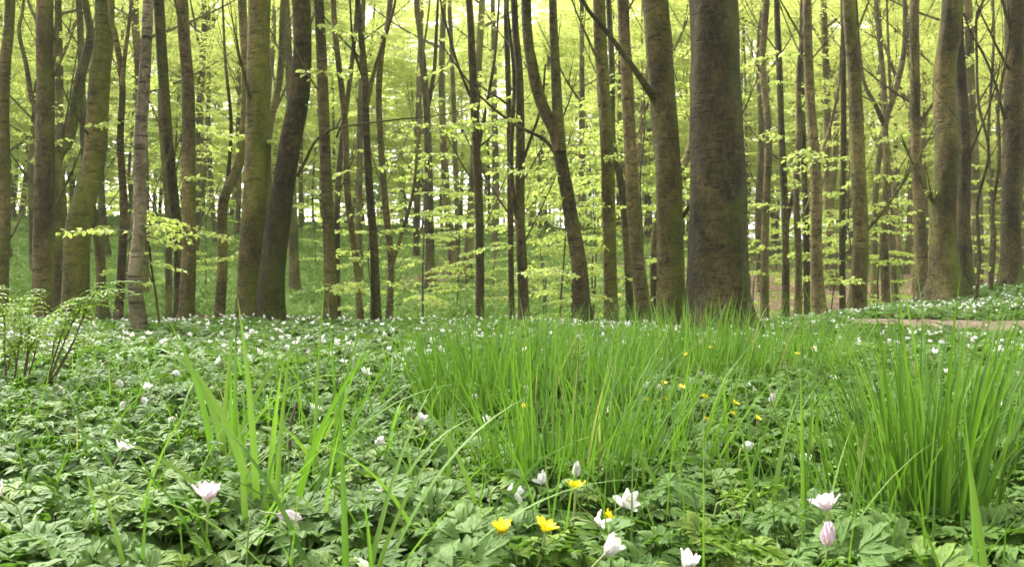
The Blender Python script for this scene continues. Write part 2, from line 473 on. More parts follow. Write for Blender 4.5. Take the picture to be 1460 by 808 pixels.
def anemone_leaf(seed, hi=True):
    r = random.Random(seed); parts = []
    for k, a0 in enumerate((-1.0, 0.0, 1.0)):
        a0 = a0 * r.uniform(.85, 1.1) + r.uniform(-.08, .08)
        L = .042 * r.uniform(.85, 1.1) * (1 if k == 1 else .9)
        o = np.array([math.sin(a0), math.cos(a0)]) * .003
        zz = r.uniform(-.002, .002)
        sub = []
        if hi:
            sub.append(lobe(o, a0, L, L * .34, 6, .55, .35, .1))
            for sgn in (-1, 1):
                b = o + np.array([math.sin(a0), math.cos(a0)]) * L * .26
                sub.append(lobe(b, a0 + sgn * .62, L * r.uniform(.5, .66), L * .24, 5, .5, .35, .25))
                b2 = o + np.array([math.sin(a0), math.cos(a0)]) * L * .58
                sub.append(lobe(b2, a0 + sgn * .45, L * r.uniform(.26, .36), L * .15, 3, .35, .2, .5))
        else:
            sub.append(lobe(o, a0, L, L * .62, 4, .6, .3, .15))
        V, F, U = join(sub)
        V[:, 2] += zz
        parts.append((V, F, U))
    V, F, U = join(parts)
    u = np.hypot(V[:, 0], V[:, 1])
    V = V.copy()
    V[:, 2] += u * r.uniform(.15, .5) - u ** 2 * r.uniform(6, 15) + .0025 * np.sin(V[:, 0] * 190 + seed) * np.sin(V[:, 1] * 150)
    V[:, 1] += .010
    return V, F, U
def whorl(seed, hi=True):
    r = random.Random(seed); parts = []
    for k in range(3):
        V, F, U = anemone_leaf(seed * 10 + k, hi)
        a = np.array(k * 2.094 + r.uniform(-.3, .3))
        V = (V * r.uniform(.85, 1.1)) @ (rotz(a) @ rotx(np.array(r.uniform(-.25, .2)))).T
        parts.append((V, F, U))
    if hi:
        for s in (0, 1):
            w = .0012
            V = np.array([[-w, 0, 0], [w, 0, 0], [w, 0, -.13], [-w, 0, -.13]])
            if s: V = V[:, [1, 0, 2]]
            parts.append((V, np.array([[0, 1, 2, 3]]), np.array([[0.5, 0.5]] * 4)))
    return join(parts)
W_HI = [whorl(s, True) for s in range(1, 6)]
W_LO = [whorl(s, False) for s in range(11, 15)]

def canopy_h(x, y):
    h = .125 + .028 * wob(x, y, 2.3, 1.0) + .015 * wob(x, y, 6.0, 4.0)
    h = h - .10 * np.exp(-(np.maximum(path_dist(x, y), 0) / 1.1) ** 2)
    h = h - .035 * sst(.05, .3, np.asarray(x) / np.maximum(y, .5)) * sst(2.0, 4.0, y) - .03 * sst(3, 6, y)
    return np.maximum(h, .025)

def scatter_carpet(name, label, tmpls, n, ylo, yhi, mat, hfun, smin, smax, tilt=.22, wide=.74, cond=None, power=1.0, cat='ground cover'):
    t = rng.random(n)
    y = np.sqrt(ylo ** 2 + (yhi ** 2 - ylo ** 2) * t ** power)
    x = (rng.random(n) * 2 - 1) * (wide * y + .12)
    keep = path_dist(x, y) > -.13 * rng.random(n) + .10 * wob(x, y, 3.0, 2) - .02
    if cond is not None: keep &= cond(x, y)
    x, y = x[keep], y[keep]; n = len(x)
    z = terr(x, y) + hfun(x, y)
    sc = rng.uniform(smin, smax, n)
    Mx = rotz(rng.uniform(0, 6.283, n)) @ rotx(rng.normal(0, tilt, n)) @ roty(rng.normal(0, tilt, n)) * sc[:, None, None]
    T = np.stack([x, y, z], -1)
    R = np.clip(.5 + .22 * rng.normal(size=n) + .18 * wob(x, y, 1.6, 9), 0, 1)
    mb = MB(); k = rng.integers(0, len(tmpls), n)
    for q in range(len(tmpls)):
        s = k == q
        mb.scatter(tmpls[q], Mx[s], T[s], R[s])
    return tag(mb.build(name, mat), label, cat, kind='stuff')

top_h = lambda x, y: canopy_h(x, y) + rng.normal(0, .012, len(x))
low_h = lambda x, y: canopy_h(x, y) * rng.uniform(.3, .8, len(x))
scatter_carpet('anemone_leaves', 'carpet of lobed wood anemone leaves covering the near ground', W_HI, 3900, .42, 3.0, M['anemone_leaf'], top_h, .55, 1.1, tilt=.33)
scatter_carpet('anemone_leaves', 'nearest wood anemone leaves at the bottom of the photo', W_HI, 420, .6, 1.35, M['anemone_leaf'], lambda x, y: canopy_h(x, y) * rng.uniform(.75, 1.0, len(x)), .7, 1.15, tilt=.28)
scatter_carpet('undergrowth_leaves', 'lower layer of small lobed leaves in the near carpet', W_HI, 1800, .42, 3.0, M['anemone_leaf'], low_h, .55, .95)
scatter_carpet('anemone_leaves', 'carpet of anemone leaves reaching back to the first trunks', W_LO, 11000, 3.0, 7.6, M['anemone_leaf'], top_h, .7, 1.2, tilt=.3)
scatter_carpet('anemone_leaves', 'low leaf cover on the mound and behind the crest', W_LO, 20000, 7.4, 13.5, M['mound_leaf'], lambda x, y: .035 + .04 * rng.random(len(x)), .7, 1.3, tilt=.35)
ov = [lobe((0, 0), 0, .04, .032, 6, .5, f, .35) for f in (.3, .15)]
for V, F_, U in ov: V[:, 2] += V[:, 1] * .4 - V[:, 1] ** 2 * 12
scatter_carpet('heart_leaves', 'rounded glossy celandine leaves among the lobed ones', ov, 2600, .42, 3.4, M['heart_leaf'], lambda x, y: canopy_h(x, y) * rng.uniform(.5, 1.0, len(x)), .5, 1.1, tilt=.25)
nar = [lobe((0, 0), 0, .075, .014, 6, .4, .3, .3)]
for V, F_, U in nar: V[:, 2] += V[:, 1] * .5 - V[:, 1] ** 2 * 6
scatter_carpet('narrow_leaves', 'narrow pointed yellow-green leaves mixed into the carpet', nar, 2200, .42, 3.4, M['heart_leaf'], lambda x, y: canopy_h(x, y) * rng.uniform(.6, 1.0, len(x)), .4, .85, tilt=.4)
# green ground cover on the far slope: small upright leaf flecks
fleck = join([lobe((0, 0), a_, .10, .05, 3, .5, .3, .3) for a_ in (0, 2.1, 4.2)])
fleck = (fleck[0] + np.array([0, 0, 0]) + np.c_[np.zeros(len(fleck[0])), np.zeros(len(fleck[0])), np.hypot(fleck[0][:, 0], fleck[0][:, 1]) * .55], fleck[1], fleck[2])
def not_litter(x, y):
    b = x / y
    p = .95 - .8 * sst(.05, .32, b) - .2 * sst(-.3, -.1, b) * sst(15, 20, y)
    return rng.random(len(x)) < p * (.5 + .5 * (wob(x, y, .9, 6) > -.1))
scatter_carpet('slope_herbs', 'low green herbs covering the far slope between trunks', [fleck], 60000, 12.5, 42, M['carpet_far'], lambda x, y: .02 + 0 * x, .8, 1.6, tilt=.3, cond=not_litter, power=1.25)

# ------------------------------------------------------------------ dead leaves, twigs
dl = lobe((0, 0), 0, .055, .034, 4, .5, .5, .25)
dl = (dl[0] - np.array([0, .027, 0]), dl[1], dl[2])
def litter(name, label, x, y, lift, tilt, kind='stuff', cat='fallen leaves'):
    n = len(x)
    Mx = rotz(rng.uniform(0, 6.283, n)) @ rotx(rng.normal(0, tilt, n)) @ roty(rng.normal(0, tilt, n)) * rng.uniform(.7, 1.3, n)[:, None, None]
    T = np.stack([x, y, terr(x, y) + lift], -1)
    mb = MB(); mb.scatter(dl, Mx, T, rng.random(n))
    return mb, name, label
y = np.sqrt(rng.uniform(.16, 16, 1600)); x = (rng.random(1600) * 2 - 1) * .74 * y
mb, _, _ = litter('', '', x, y, rng.uniform(.005, .06, 1600), .5)
tag(mb.build('leaf_litter', M['litter']), 'brown fallen beech leaves scattered under the anemones', 'fallen leaves', kind='stuff')
y = rng.uniform(9, 34, 26000); x = (rng.random(26000) * 2 - 1) * .74 * y
b = x / y; k = (path_dist(x, y) > -.1) & (rng.random(26000) < .08 + .8 * sst(.05, .3, b) + .5 * np.exp(-((x + 1.5) / 1.6) ** 2 - ((y - 21) / 2.2) ** 2)) & ~((x > 3.4) & (y < 12.5))
x, y = x[k], y[k]
mb, _, _ = litter('', '', x, y, rng.uniform(.01, .07, len(x)), .5)
tag(mb.build('leaf_litter', M['litter']), 'brown leaf litter over the hollow and slope behind the trees', 'fallen leaves', kind='stuff')
t_ = rng.integers(20, len(pp) - 12, 320); x = pp[t_, 0] + rng.normal(0, .3, 320); y = pp[t_, 1] + rng.normal(0, .35, 320)
mb, _, _ = litter('', '', x, y, rng.uniform(.02, .035, 320), .25)
tag(mb.build('leaf_litter', M['litter']), 'dry leaves and crumbs scattered on the dirt path', 'fallen leaves', kind='stuff')
# the heap of dead leaves behind the brown trunks on the left
n = 420; x = W(290, 0, 8.2)[0] + rng.normal(0, .42, n); y = 8.2 + rng.normal(0, .12, n)
mb, _, _ = litter('', '', x, y, .10 + .12 * rng.random(n) * np.exp(-((x - x.mean()) / .5) ** 2), .7)
for k in range(9):
    p0 = np.array([x.mean() + rng.normal(0, .3), 8.15 + rng.normal(0, .08), terr(x.mean(), 8.1) + .12 + .08 * rng.random()])
    p1 = p0 + np.array([rng.normal(0, .25), rng.normal(0, .08), rng.normal(0, .04)])
    tube(mb, np.linspace(p0, p1, 4), np.full(4, .006), 5, .2)
tag(mb.build('leaf_heap', M['litter']), 'low heap of pale brown dead leaves and twigs beyond the flower carpet', 'leaf heap')
# heap of brown leaves on the slope in the middle distance
n = 900; hd = solve_d(648, 396); hx = W(648, 0, hd)[0]
x = hx + rng.normal(0, .55, n); y = hd + rng.normal(0, .5, n)
mb, _, _ = litter('', '', x, y, .02 + .45 * rng.random(n) * np.exp(-((x - hx) / .45) ** 2 - ((y - hd) / .5) ** 2), .8)
for k in range(14):
    p0 = np.array([hx + rng.normal(0, .3), hd + rng.normal(0, .2), terr(hx, hd) + .05])
    p1 = p0 + np.array([rng.normal(0, .3), rng.normal(0, .1), rng.uniform(.2, .7)])
    tube(mb, np.linspace(p0, p1, 4), np.linspace(.012, .005, 4), 5, .1)
tag(mb.build('brush_heap', M['litter']), 'heap of brown leaves and broken twigs on the green slope', 'brush heap')

# ------------------------------------------------------------------ beech foliage
L_NEAR = [lobe((0, 0), 0, .052, .034, 4, .48, f, .12) for f in (.25, -.15, .4)]
for V, F, U in L_NEAR: V[:, 2] -= V[:, 1] ** 2 * 5
q4 = np.array([[0, 0, 0], [.5, .5, .06], [0, 1, -.08], [-.5, .5, .06]]) * np.array([.62, 1, 1])
L_FAR = (q4, np.array([[0, 1, 2, 3]]), np.zeros((4, 2)))

def spray(mbw, mbl, P0, az, L, elev=0.0, droop=.25, leafscale=1.0, r0=.004, near=True, dens=1.0):
    """flat beech spray: a twig with alternate side twigs and horizontal leaves"""
    n = 9
    t = np.linspace(0, 1, n)
    dirh = np.array([math.sin(az), math.cos(az), 0]); perp = np.array([dirh[1], -dirh[0], 0])
    wv = rng.normal(0, .04, 2)
    P = P0 + dirh * (t * L)[:, None] + np.array([0, 0, 1]) * (t * L * math.tan(elev) - droop * L * t ** 2)[:, None] + perp * (wv[0] * L * np.sin(t * 4) + wv[1] * L * t ** 2)[:, None]
    if mbw is not None: tube(mbw, P, np.linspace(r0, r0 * .3, n), 4 if not near else 5)
    segs = [(P, L)]
    ns = max(3, int(L / .11))
    for k in range(ns):
        tt = .18 + .75 * (k + .5) / ns
        b = np.array([np.interp(tt, t, P[:, c]) for c in range(3)])
        sg = 1 if k % 2 else -1
        a2 = az + sg * rng.uniform(.6, .95)
        l2 = L * (1 - tt * .75) * rng.uniform(.3, .5)
        d2 = np.array([math.sin(a2), math.cos(a2), 0])
        t2 = np.linspace(0, 1, 5)
        Q = b + d2 * (t2 * l2)[:, None] + np.array([0, 0, -1.0]) * (droop * l2 * t2 ** 2)[:, None]
        if mbw is not None and near: tube(mbw, Q, np.linspace(r0 * .45, r0 * .15, 5), 4)
        segs.append((Q, l2))
    T, A = [], []
    for Q, l in segs:
        m = max(2, int(l / (.026 if near else .06) * dens))
        tt = np.sort(rng.random(m)) * .9 + .12
        tq = np.linspace(0, 1, len(Q))
        pts = np.stack([np.interp(tt, tq, Q[:, c]) for c in range(3)], -1)
        a0 = math.atan2(Q[-1, 0] - Q[0, 0], Q[-1, 1] - Q[0, 1])
        T.append(pts); A.append(a0 + np.where(np.arange(m) % 2, 1, -1) * rng.uniform(.5, 1.1, m))
    T = np.vstack(T); A = np.concatenate(A); m = len(T)
    Mx = rotz(-A) @ rotx(rng.normal(-.25, .38, m)) @ roty(rng.normal(0, .45 if near else .8, m)) * (rng.uniform(.75, 1.2, m) * leafscale)[:, None, None]
    R = np.clip(rng.normal(.5, .22, m), 0, 1)
    if near:
        k = rng.integers(0, 3, m)
        for q in range(3): mbl.scatter(L_NEAR[q], Mx[k == q], T[k == q], R[k == q])
    else:
        mbl.scatter(L_FAR, Mx, T, R)

def limb(mb, P0, az, elev, L, r0, sides=6, sub=3, curl=.5, tips=None, depth=0):
    n = max(5, int(L / .22))
    t = np.linspace(0, 1, n)
    e = elev + curl * t
    st = L / n
    a = az + np.cumsum(rng.normal(0, .07, n))
    D = np.stack([np.cos(e) * np.sin(a), np.cos(e) * np.cos(a), np.sin(e)], -1)
    P = P0 + np.vstack([np.zeros(3), np.cumsum(D[:-1] * st, axis=0)])
    tube(mb, P, r0 * (1 - .8 * t), sides, bumps=.04)
    if tips is not None: tips.append((P[-1], az, r0)); tips.append((P[n * 2 // 3], az + rng.normal(0, .7), r0))
    for k in range(sub):
        i = int(n * (.25 + .65 * (k + rng.random()) / sub)); i = min(i, n - 2)
        limb(mb, P[i], az + rng.choice([-1, 1]) * rng.uniform(.4, 1.1), elev + rng.uniform(-.15, .35), L * rng.uniform(.35, .6) * (1 - .4 * t[i]), r0 * (1 - .8 * t[i]) * .6, max(4, sides - 2), max(0, sub - 2), curl, tips, depth + 1)

# ------------------------------------------------------------------ the trees of the photograph
def hand_tree(name, label, d, pts, w0, w1, bark='bark_brown', limbs=(), auto=0, leafy=(), spr=0, flare=.35, cat='tree', group=None, height=11.0, spr_rng=(60, 400)):
    """pts: trunk centre line in photo directions (base first) followed to distance d; w0, w1: widths"""
    P = np.array([W(a_, b_, d) for a_, b_ in pts])
    wide = np.array([w0 + (w1 - w0) * (pts[0][1] - b_) / max(1, pts[0][1]) for a_, b_ in pts]) / FPX * d / 2
    P[0, 2] = terr(P[0, 0], P[0, 1])
    P[1:, 1] += rng.normal(0, .04 * d / 8, len(P) - 1)
    base = P[0].copy()
    low = P[0] - (P[1] - P[0]) / np.linalg.norm(P[1] - P[0]) * .3
    vis_top = P[-1].copy(); r_top = wide[-1]
    if height:
        top_dir = P[-1] - P[-2]; top_dir /= np.linalg.norm(top_dir); top_dir = top_dir * .6 + np.array([0, 0, .55]); top_dir /= np.linalg.norm(top_dir)
        rest = max(.5, height - P[-1, 2])
        for f in (.3, .65, 1.0):
            P = np.vstack([P, P[-1] + top_dir * rest * (.33) + np.array([rng.normal(0, .08), rng.normal(0, .08), 0])])
            wide = np.append(wide, r_top * (1 - .75 * f))
    P = np.vstack([low, P]); wide = np.append(wide[0], wide)
    Q, par = smooth_path(P, .09 if d < 12 else .2)
    r = np.interp(par, np.arange(len(wide)), wide)
    root = empty(name, base)
    tag(root, label, cat, group)
    sides = 28 if w0 > 50 else 18 if w0 > 18 else 12
    mb = MB(); tube(mb, Q - base, r, sides, bumps=.075, flare=flare * 1.5, seed=rng.random() * 9)
    bm = M[bark]
    mb.build('trunk', bm, root)
    for L in limbs:
        wa, wb, lp = L[0], L[1], L[2]
        lp3 = np.array([W(a_, b_, d) for a_, b_ in lp])
        lp3[1:, 1] += np.cumsum(rng.normal(0, .03 * d / 6, len(lp3) - 1))
        if len(L) > 3:
            lp3[:, 1] += np.linspace(0, L[3], len(lp3))
        elif lp[-1][1] < 12:     # leaves the frame: carry it on and let it end in the air
            lp3 = np.vstack([lp3, lp3[-1] + (lp3[-1] - lp3[-2]) * 1.2 + np.array([0, 0, .4])]); wb = wb * .5
        A, pr = smooth_path(lp3, .08)
        mb = MB(); tube(mb, A - base, np.interp(pr / pr[-1], [0, 1], [wa, wb]) / FPX * d / 2, 10 if wa > 6 else 7, bumps=.05)
        mb.build('limb', bm, root)
    if auto:
        mb = MB()
        ok = np.where((Q[:, 2] > base[2] + .9))[0]
        for k in range(auto):
            i = rng.choice(ok)
            zv = (Q[i, 2] - CAMZ) / d * FPX
            if k < auto * .75:
                cand = ok[(HOR - (Q[ok, 2] - CAMZ) / d * FPX) > -120]
                if len(cand): i = rng.choice(cand)
            limb(mb, Q[i] - base, rng.uniform(0, 6.28), rng.uniform(.7, 1.15), rng.uniform(1.0, 2.4) * (d / 9) ** .5, max(.006, r[i] * rng.uniform(.14, .27)), 6, 3, .3)
        mb.build('branches', bm, root)
    if leafy or spr:
        mw, ml = MB(), MB()
        for (a_, b_, a2, b2) in leafy:     # from the trunk at (a_, b_) towards (a2, b2)
            P0 = W(a_, b_, d); dx = (a2 - a_) / FPX * d; dz = (b_ - b2) / FPX * d
            dy = rng.uniform(-.35, .1) * abs(dx)
            L = math.hypot(dx, dy)
            spray(mw, ml, P0 - base, math.atan2(dx, dy), L, math.atan2(dz, L) + .12, .14, 1.0, .0045, True, 1.15)
        for k in range(spr):
            py = rng.uniform(*spr_rng)
            z = CAMZ + (HOR - py) / FPX * d
            i = np.argmin(abs(Q[:, 2] - z))
            spray(mw, ml, Q[i] - base, rng.uniform(0, 6.28), rng.uniform(.35, 1.0), rng.uniform(-.05, .35), rng.uniform(.1, .3), 1.0, .004, True)
        tw_ = mw.build('leafy_twigs', M['twig'], root)
        ml.build('leaves', M['beech_leaf'], tw_)
    return root

HT = hand_tree
HT('beech_tree', 'straight pale brown beech at the left edge of the photo', 8.0, [(0, 440), (3, 300), (8, 120), (11, 0)], 17, 13, 'bark_brown', auto=2)
HT('beech_tree', 'grey brown beech with an arching limb, second trunk from the left edge', 9.0, [(60, 412), (63, 280), (66, 130), (68, 0)], 28, 21, 'bark_brown',
   limbs=[(9, 5, [(60, 165), (46, 145), (30, 90), (16, 40), (14, 0)]), (11, 7, [(70, 110), (78, 60), (90, 0)]), (7, 4, [(60, 60), (50, 25), (36, 0)])], auto=3, leafy=[(64, 210, 100, 195), (62, 160, 96, 150)])
HT('beech_tree', 'dark leaning trunk with a winding top, hidden behind two thicker trunks on the left', 11.0, [(88, 412), (83, 300), (76, 225), (90, 205), (104, 160), (116, 110), (125, 50), (122, 0)], 26, 9, 'bark_dark', auto=3)
HT('beech_tree', 'thick dark beech leaning to the right, left of the pale spotted trunk', 8.4, [(108, 418), (118, 330), (130, 230), (140, 120), (148, 0)], 34, 25, 'bark_mossy', auto=2)
HT('beech_tree', 'short leaning dark trunk at the foot of the slope on the left', 13.0, [(147, 400), (138, 340), (130, 270), (118, 150), (112, 0)], 14, 8, 'bark_dark', auto=3, spr=4)
HT('beech_tree', 'slim trunk forking into a high V between a leaning beech and a pale trunk', 8.2, [(167, 440), (172, 320), (173, 200), (174, 120), (166, 50), (160, 0)], 12, 7, 'bark_brown',
   limbs=[(7, 5, [(174, 122), (184, 80), (190, 40), (193, 0)])], auto=3, leafy=[(173, 320, 130, 330)])
HT('beech_tree', 'pale grey spotted young trunk with a leafy side branch near its foot', 5.6, [(202, 462), (197, 400), (196, 320), (200, 220), (206, 110), (213, 0)], 20, 14, 'bark_grey', flare=.12,
   leafy=[(198, 330, 102, 332), (198, 322, 250, 322), (199, 335, 262, 352), (200, 372, 262, 386)], spr=1, spr_rng=(200, 340))
HT('beech_tree', 'slender dark trunk curving up beside a peeling brown trunk on the left', 8.6, [(254, 440), (250, 340), (243, 240), (233, 140), (226, 0)], 12, 15, 'bark_dark', auto=3, spr=3)
HT('beech_tree', 'brown trunk with knobbly peeling bark behind the pale spotted tree', 8.0, [(265, 440), (272, 340), (270, 220), (266, 120), (262, 0)], 20, 16, 'bark_brown', auto=2,
   leafy=[(270, 330, 345, 345), (270, 372, 350, 366), (268, 150, 300, 146), (270, 340, 225, 330)], spr=3, spr_rng=(120, 380))
HT('beech_tree', 'thin straight trunk rising behind the peeling brown trunk', 12.0, [(240, 418), (236, 300), (232, 180), (230, 60), (229, 0)], 9, 8, 'bark_far', auto=3, spr=5)
HT('beech_tree', 'twisting slim beech with an S-shaped trunk left of the big smooth trunk', 9.0, [(311, 442), (318, 370), (322, 290), (338, 235), (349, 180), (351, 100), (343, 0)], 15, 12, 'bark_brown',
   limbs=[(6, 4, [(322, 290), (327, 180), (322, 90), (318, 0)])], auto=4, leafy=[(320, 370, 350, 352), (330, 255, 300, 240)])
HT('beech_tree', 'thick smooth olive beech, straight, left of a dark leaning one', 7.4, [(357, 446), (362, 350), (367, 230), (368, 110), (366, 0)], 36, 31, 'bark_mossy', auto=1, leafy=[(366, 205, 402, 200)])
HT('beech_tree', 'dark rough beech leaning right, with a long bare branch reaching out to the right', 7.2, [(385, 450), (392, 380), (402, 290), (414, 200), (426, 120), (431, 0)], 36, 25, 'bark_dark',
   limbs=[(5, 1.0, [(424, 252), (438, 228), (455, 210), (478, 196), (520, 192), (580, 189), (630, 187), (676, 182)], -.8), (3, 1.2, [(480, 196), (490, 178), (497, 168)], -.2)],
   auto=0, leafy=[(428, 150, 470, 150), (600, 188, 700, 180), (650, 184, 745, 172), (560, 189, 610, 176), (620, 187, 680, 170)])
HT('beech_tree', 'slim slanting trunk seen between the thick smooth beech and the dark leaning one', 11.5, [(384, 440), (383, 300), (381, 200), (396, 100), (404, 0)], 12, 9, 'bark_far', auto=5, spr=4)
HT('beech_tree', 'short thick distant trunk on the slope right of the dark leaning beech', 17.0, [(421, 352), (417, 280), (412, 150), (409, 0)], 15, 9, 'bark_far', auto=4, spr=8)
HT('beech_tree', 'smooth straight greyish trunk standing alone right of the dark leaning beech', 7.0, [(472, 458), (469, 360), (465, 220), (460, 100), (457, 0)], 18, 14, 'bark_brown', auto=1, spr=2, spr_rng=(330, 430))
HT('beech_tree', 'dark thin trunk on the slope behind the straight greyish trunk', 14.0, [(481, 385), (484, 300), (488, 200), (500, 100), (508, 0)], 9, 6, 'bark_dark', auto=5, spr=6)
HT('beech_tree', 'thin brown trunk leaning left beside the straight greyish one', 7.4, [(515, 458), (507, 380), (499, 280), (492, 170), (479, 60), (474, 0)], 9, 8, 'bark_brown', auto=3, spr=2)
HT('beech_tree', 'many-branched dark beech with layered leafy twigs near its foot', 7.2, [(537, 462), (533, 360), (528, 270), (522, 170), (520, 100), (512, 0)], 13, 8, 'bark_dark',
   limbs=[(7, 4, [(521, 160), (535, 100), (552, 50), (566, 0)]), (5, 3, [(521, 120), (505, 70), (498, 0)])], auto=5,
   leafy=[(535, 400, 590, 414), (535, 402, 480, 404), (534, 372, 500, 366), (532, 330, 590, 325), (532, 300, 486, 315), (534, 352, 570, 352), (530, 240, 560, 236)], spr=3)
HT('beech_tree', 'slim forked trunk with a second stem branching right, beside the layered leafy one', 7.8, [(553, 462), (556, 380), (550, 300), (543, 210), (541, 130), (548, 60), (556, 0)], 10, 8, 'bark_brown',
   limbs=[(6, 4, [(557, 385), (574, 330), (590, 270), (597, 180), (604, 80), (612, 0)])], auto=4, leafy=[(555, 400, 596, 404), (557, 385, 595, 372), (556, 300, 582, 290)], spr=2)
d_ = solve_d(594, 364)
HT('beech_tree', 'dark thin straight trunk halfway up the slope left of the brush heap', d_, [(594, 364), (596, 240), (598, 110), (600, 0)], 9, 7, 'bark_dark', auto=4, spr=8)
d_ = solve_d(614, 414)
HT('beech_tree', 'dark straight trunk standing on the slope just left of the brush heap', d_, [(614, 414), (612, 300), (609, 170), (604, 100), (598, 40), (594, 0)], 14, 8, 'bark_dark',
   limbs=[(7, 5, [(609, 160), (618, 100), (622, 40), (624, 0)])], auto=6, spr=7, height=14)
d_ = solve_d(652, 400)
HT('beech_tree', 'pale thin trunk rising out of the brush heap', d_, [(653, 400), (651, 300), (648, 180), (643, 60), (640, 0)], 8, 6, 'bark_far', auto=4, spr=7, height=14)
HT('beech_tree', 'dark slim trunk crowned with many steep limbs, right of the brush heap', 9.5, [(684, 440), (684, 360), (682, 270), (677, 170), (673, 80), (669, 0)], 13, 10, 'bark_dark',
   limbs=[(6, 4, [(680, 220), (694, 150), (706, 80), (712, 0)]), (5, 3, [(676, 150), (655, 100), (640, 50), (628, 0)])], auto=8, spr=4)
HT('beech_tree', 'thin dark pole of a tree left of the bushy twin-stemmed one', 8.6, [(730, 444), (728, 330), (727, 220), (724, 100), (722, 0)], 9, 8, 'bark_dark', auto=4, spr=2)
HT('beech_tree', 'dark twin-stemmed trunk wrapped in leafy twigs near the centre of the photo', 8.2, [(748, 452), (744, 370), (741, 300), (742, 200), (740, 100), (733, 0)], 16, 10, 'bark_dark',
   limbs=[(8, 5, [(744, 330), (733, 290), (729, 220), (733, 120), (726, 40), (722, 0)]), (5, 3, [(742, 240), (756, 200), (772, 150), (778, 90)]), (4, 2, [(741, 190), (722, 150), (700, 135), (680, 120)])],
   auto=8, leafy=[(744, 380, 786, 372), (742, 350, 700, 352), (744, 300, 790, 292)], spr=7)
HT('beech_tree', 'forked dark beech dividing into two tall leaning limbs, centre right', 7.6, [(831, 455), (825, 380), (813, 300), (800, 225), (792, 190), (772, 145), (758, 90), (750, 0)], 23, 14, 'bark_dark',
   limbs=[(6, 2, [(806, 250), (781, 200), (735, 172), (690, 135), (655, 90), (618, 32)], .5), (18, 17, [(799, 215), (794, 150), (790, 80), (787, 0)])], auto=3,
   leafy=[(815, 290, 870, 292), (812, 280, 780, 290), (822, 360, 868, 352), (800, 210, 850, 206), (826, 420, 870, 425), (826, 400, 790, 402), (818, 330, 780, 336)], spr=4, spr_rng=(200, 440))
HT('beech_tree', 'smooth olive trunk with tufts of leaves right of the forked beech', 8.0, [(872, 448), (869, 340), (864, 220), (859, 110), (854, 0)], 19, 18, 'bark_mossy', auto=2,
   leafy=[(868, 290, 905, 300), (868, 350, 845, 362), (866, 210, 896, 205), (868, 400, 900, 396)], spr=3, spr_rng=(150, 430))
HT('beech_tree', 'slender dark stem bending behind the smooth olive trunk', 9.6, [(901, 440), (893, 360), (886, 270), (874, 200), (872, 100), (868, 0)], 12, 8, 'bark_dark', auto=3, spr=2)
HT('beech_tree', 'grey trunk leaning left beside the mossy beech with a diagonal bough', 7.6, [(921, 452), (912, 380), (903, 290), (897, 190), (893, 100), (888, 0)], 20, 16, 'bark_brown', auto=1)
HT('beech_tree', 'thick mossy green beech with a long diagonal bough reaching up to the left', 7.0, [(958, 450), (956, 350), (952, 240), (946, 130), (934, 0)], 36, 37, 'bark_mossy',
   limbs=[(11, 8, [(938, 150), (918, 122), (892, 85), (862, 45), (828, 0)])], auto=1)
HT('beech_tree', 'slim trunk half hidden between the mossy beech and the huge dark trunk', 10.5, [(936, 440), (936, 320), (985, 210), (990, 110), (992, 0)], 13, 10, 'bark_far', auto=3, spr=2)
HT('beech_tree', 'huge dark brown trunk, the thickest tree in the photo', 6.5, [(1024, 470), (1024, 380), (1023, 260), (1020, 130), (1017, 0)], 86, 66, 'bark_dark', flare=.22, height=13)
HT('beech_tree', 'slim brown trunk just right of the huge dark one', 12.5, [(1090, 446), (1090, 330), (1092, 200), (1090, 90), (1094, 0)], 12, 9, 'bark_far', auto=6, spr=4)
HT('beech_tree', 'thin trunk with a Y fork, second right of the huge dark one', 11.0, [(1120, 452), (1119, 330), (1113, 200), (1112, 100), (1110, 0)], 11, 8, 'bark_dark',
   limbs=[(7, 4, [(1119, 330), (1132, 260), (1142, 160), (1140, 60), (1146, 0)])], auto=5, spr=5)
HT('beech_tree', 'curved slim trunk touching the tall straight one with a forked top', 10.0, [(1137, 456), (1136, 370), (1134, 270), (1142, 180), (1144, 90), (1150, 0)], 10, 7, 'bark_brown', auto=3, spr=5)
HT('beech_tree', 'dark thin trunk close left of the tall straight brown one', 12.0, [(1151, 450), (1151, 330), (1149, 200), (1146, 100), (1144, 0)], 9, 7, 'bark_dark', auto=4, spr=3)
HT('beech_tree', 'tall straight brown trunk with raised limbs between the huge dark trunk and the path', 8.0, [(1168, 462), (1165, 360), (1161, 250), (1156, 140), (1151, 0)], 17, 12, 'bark_brown',
   limbs=[(5, 3, [(1166, 230), (1190, 180), (1200, 120), (1206, 60)]), (4, 2, [(1156, 80), (1140, 40), (1122, 10), (1110, -20)])], auto=4, spr=3)
HT('beech_tree', 'thick straight beech pale above and dark below, left of the path', 9.0, [(1222, 450), (1222, 340), (1223, 220), (1219, 100), (1208, 0)], 22, 17, 'bark_mossy', auto=2, spr=4, spr_rng=(200, 440))
HT('beech_tree', 'dark slim trunk rising just left of the thick straight beech by the path', 13.0, [(1202, 452), (1203, 330), (1206, 220), (1200, 100), (1203, 0)], 9, 7, 'bark_dark', auto=4, spr=5)
HT('beech_tree', 'slim Y-shaped tree forking high above the mound on the right', 12.5, [(1265, 434), (1264, 330), (1263, 240), (1262, 180), (1275, 130), (1289, 70), (1294, 0)], 12, 6, 'bark_brown',
   limbs=[(7, 4, [(1262, 182), (1250, 150), (1238, 115), (1230, 60), (1226, 0)]), (5, 3, [(1270, 140), (1266, 80), (1264, 0)])], auto=4, spr=3)
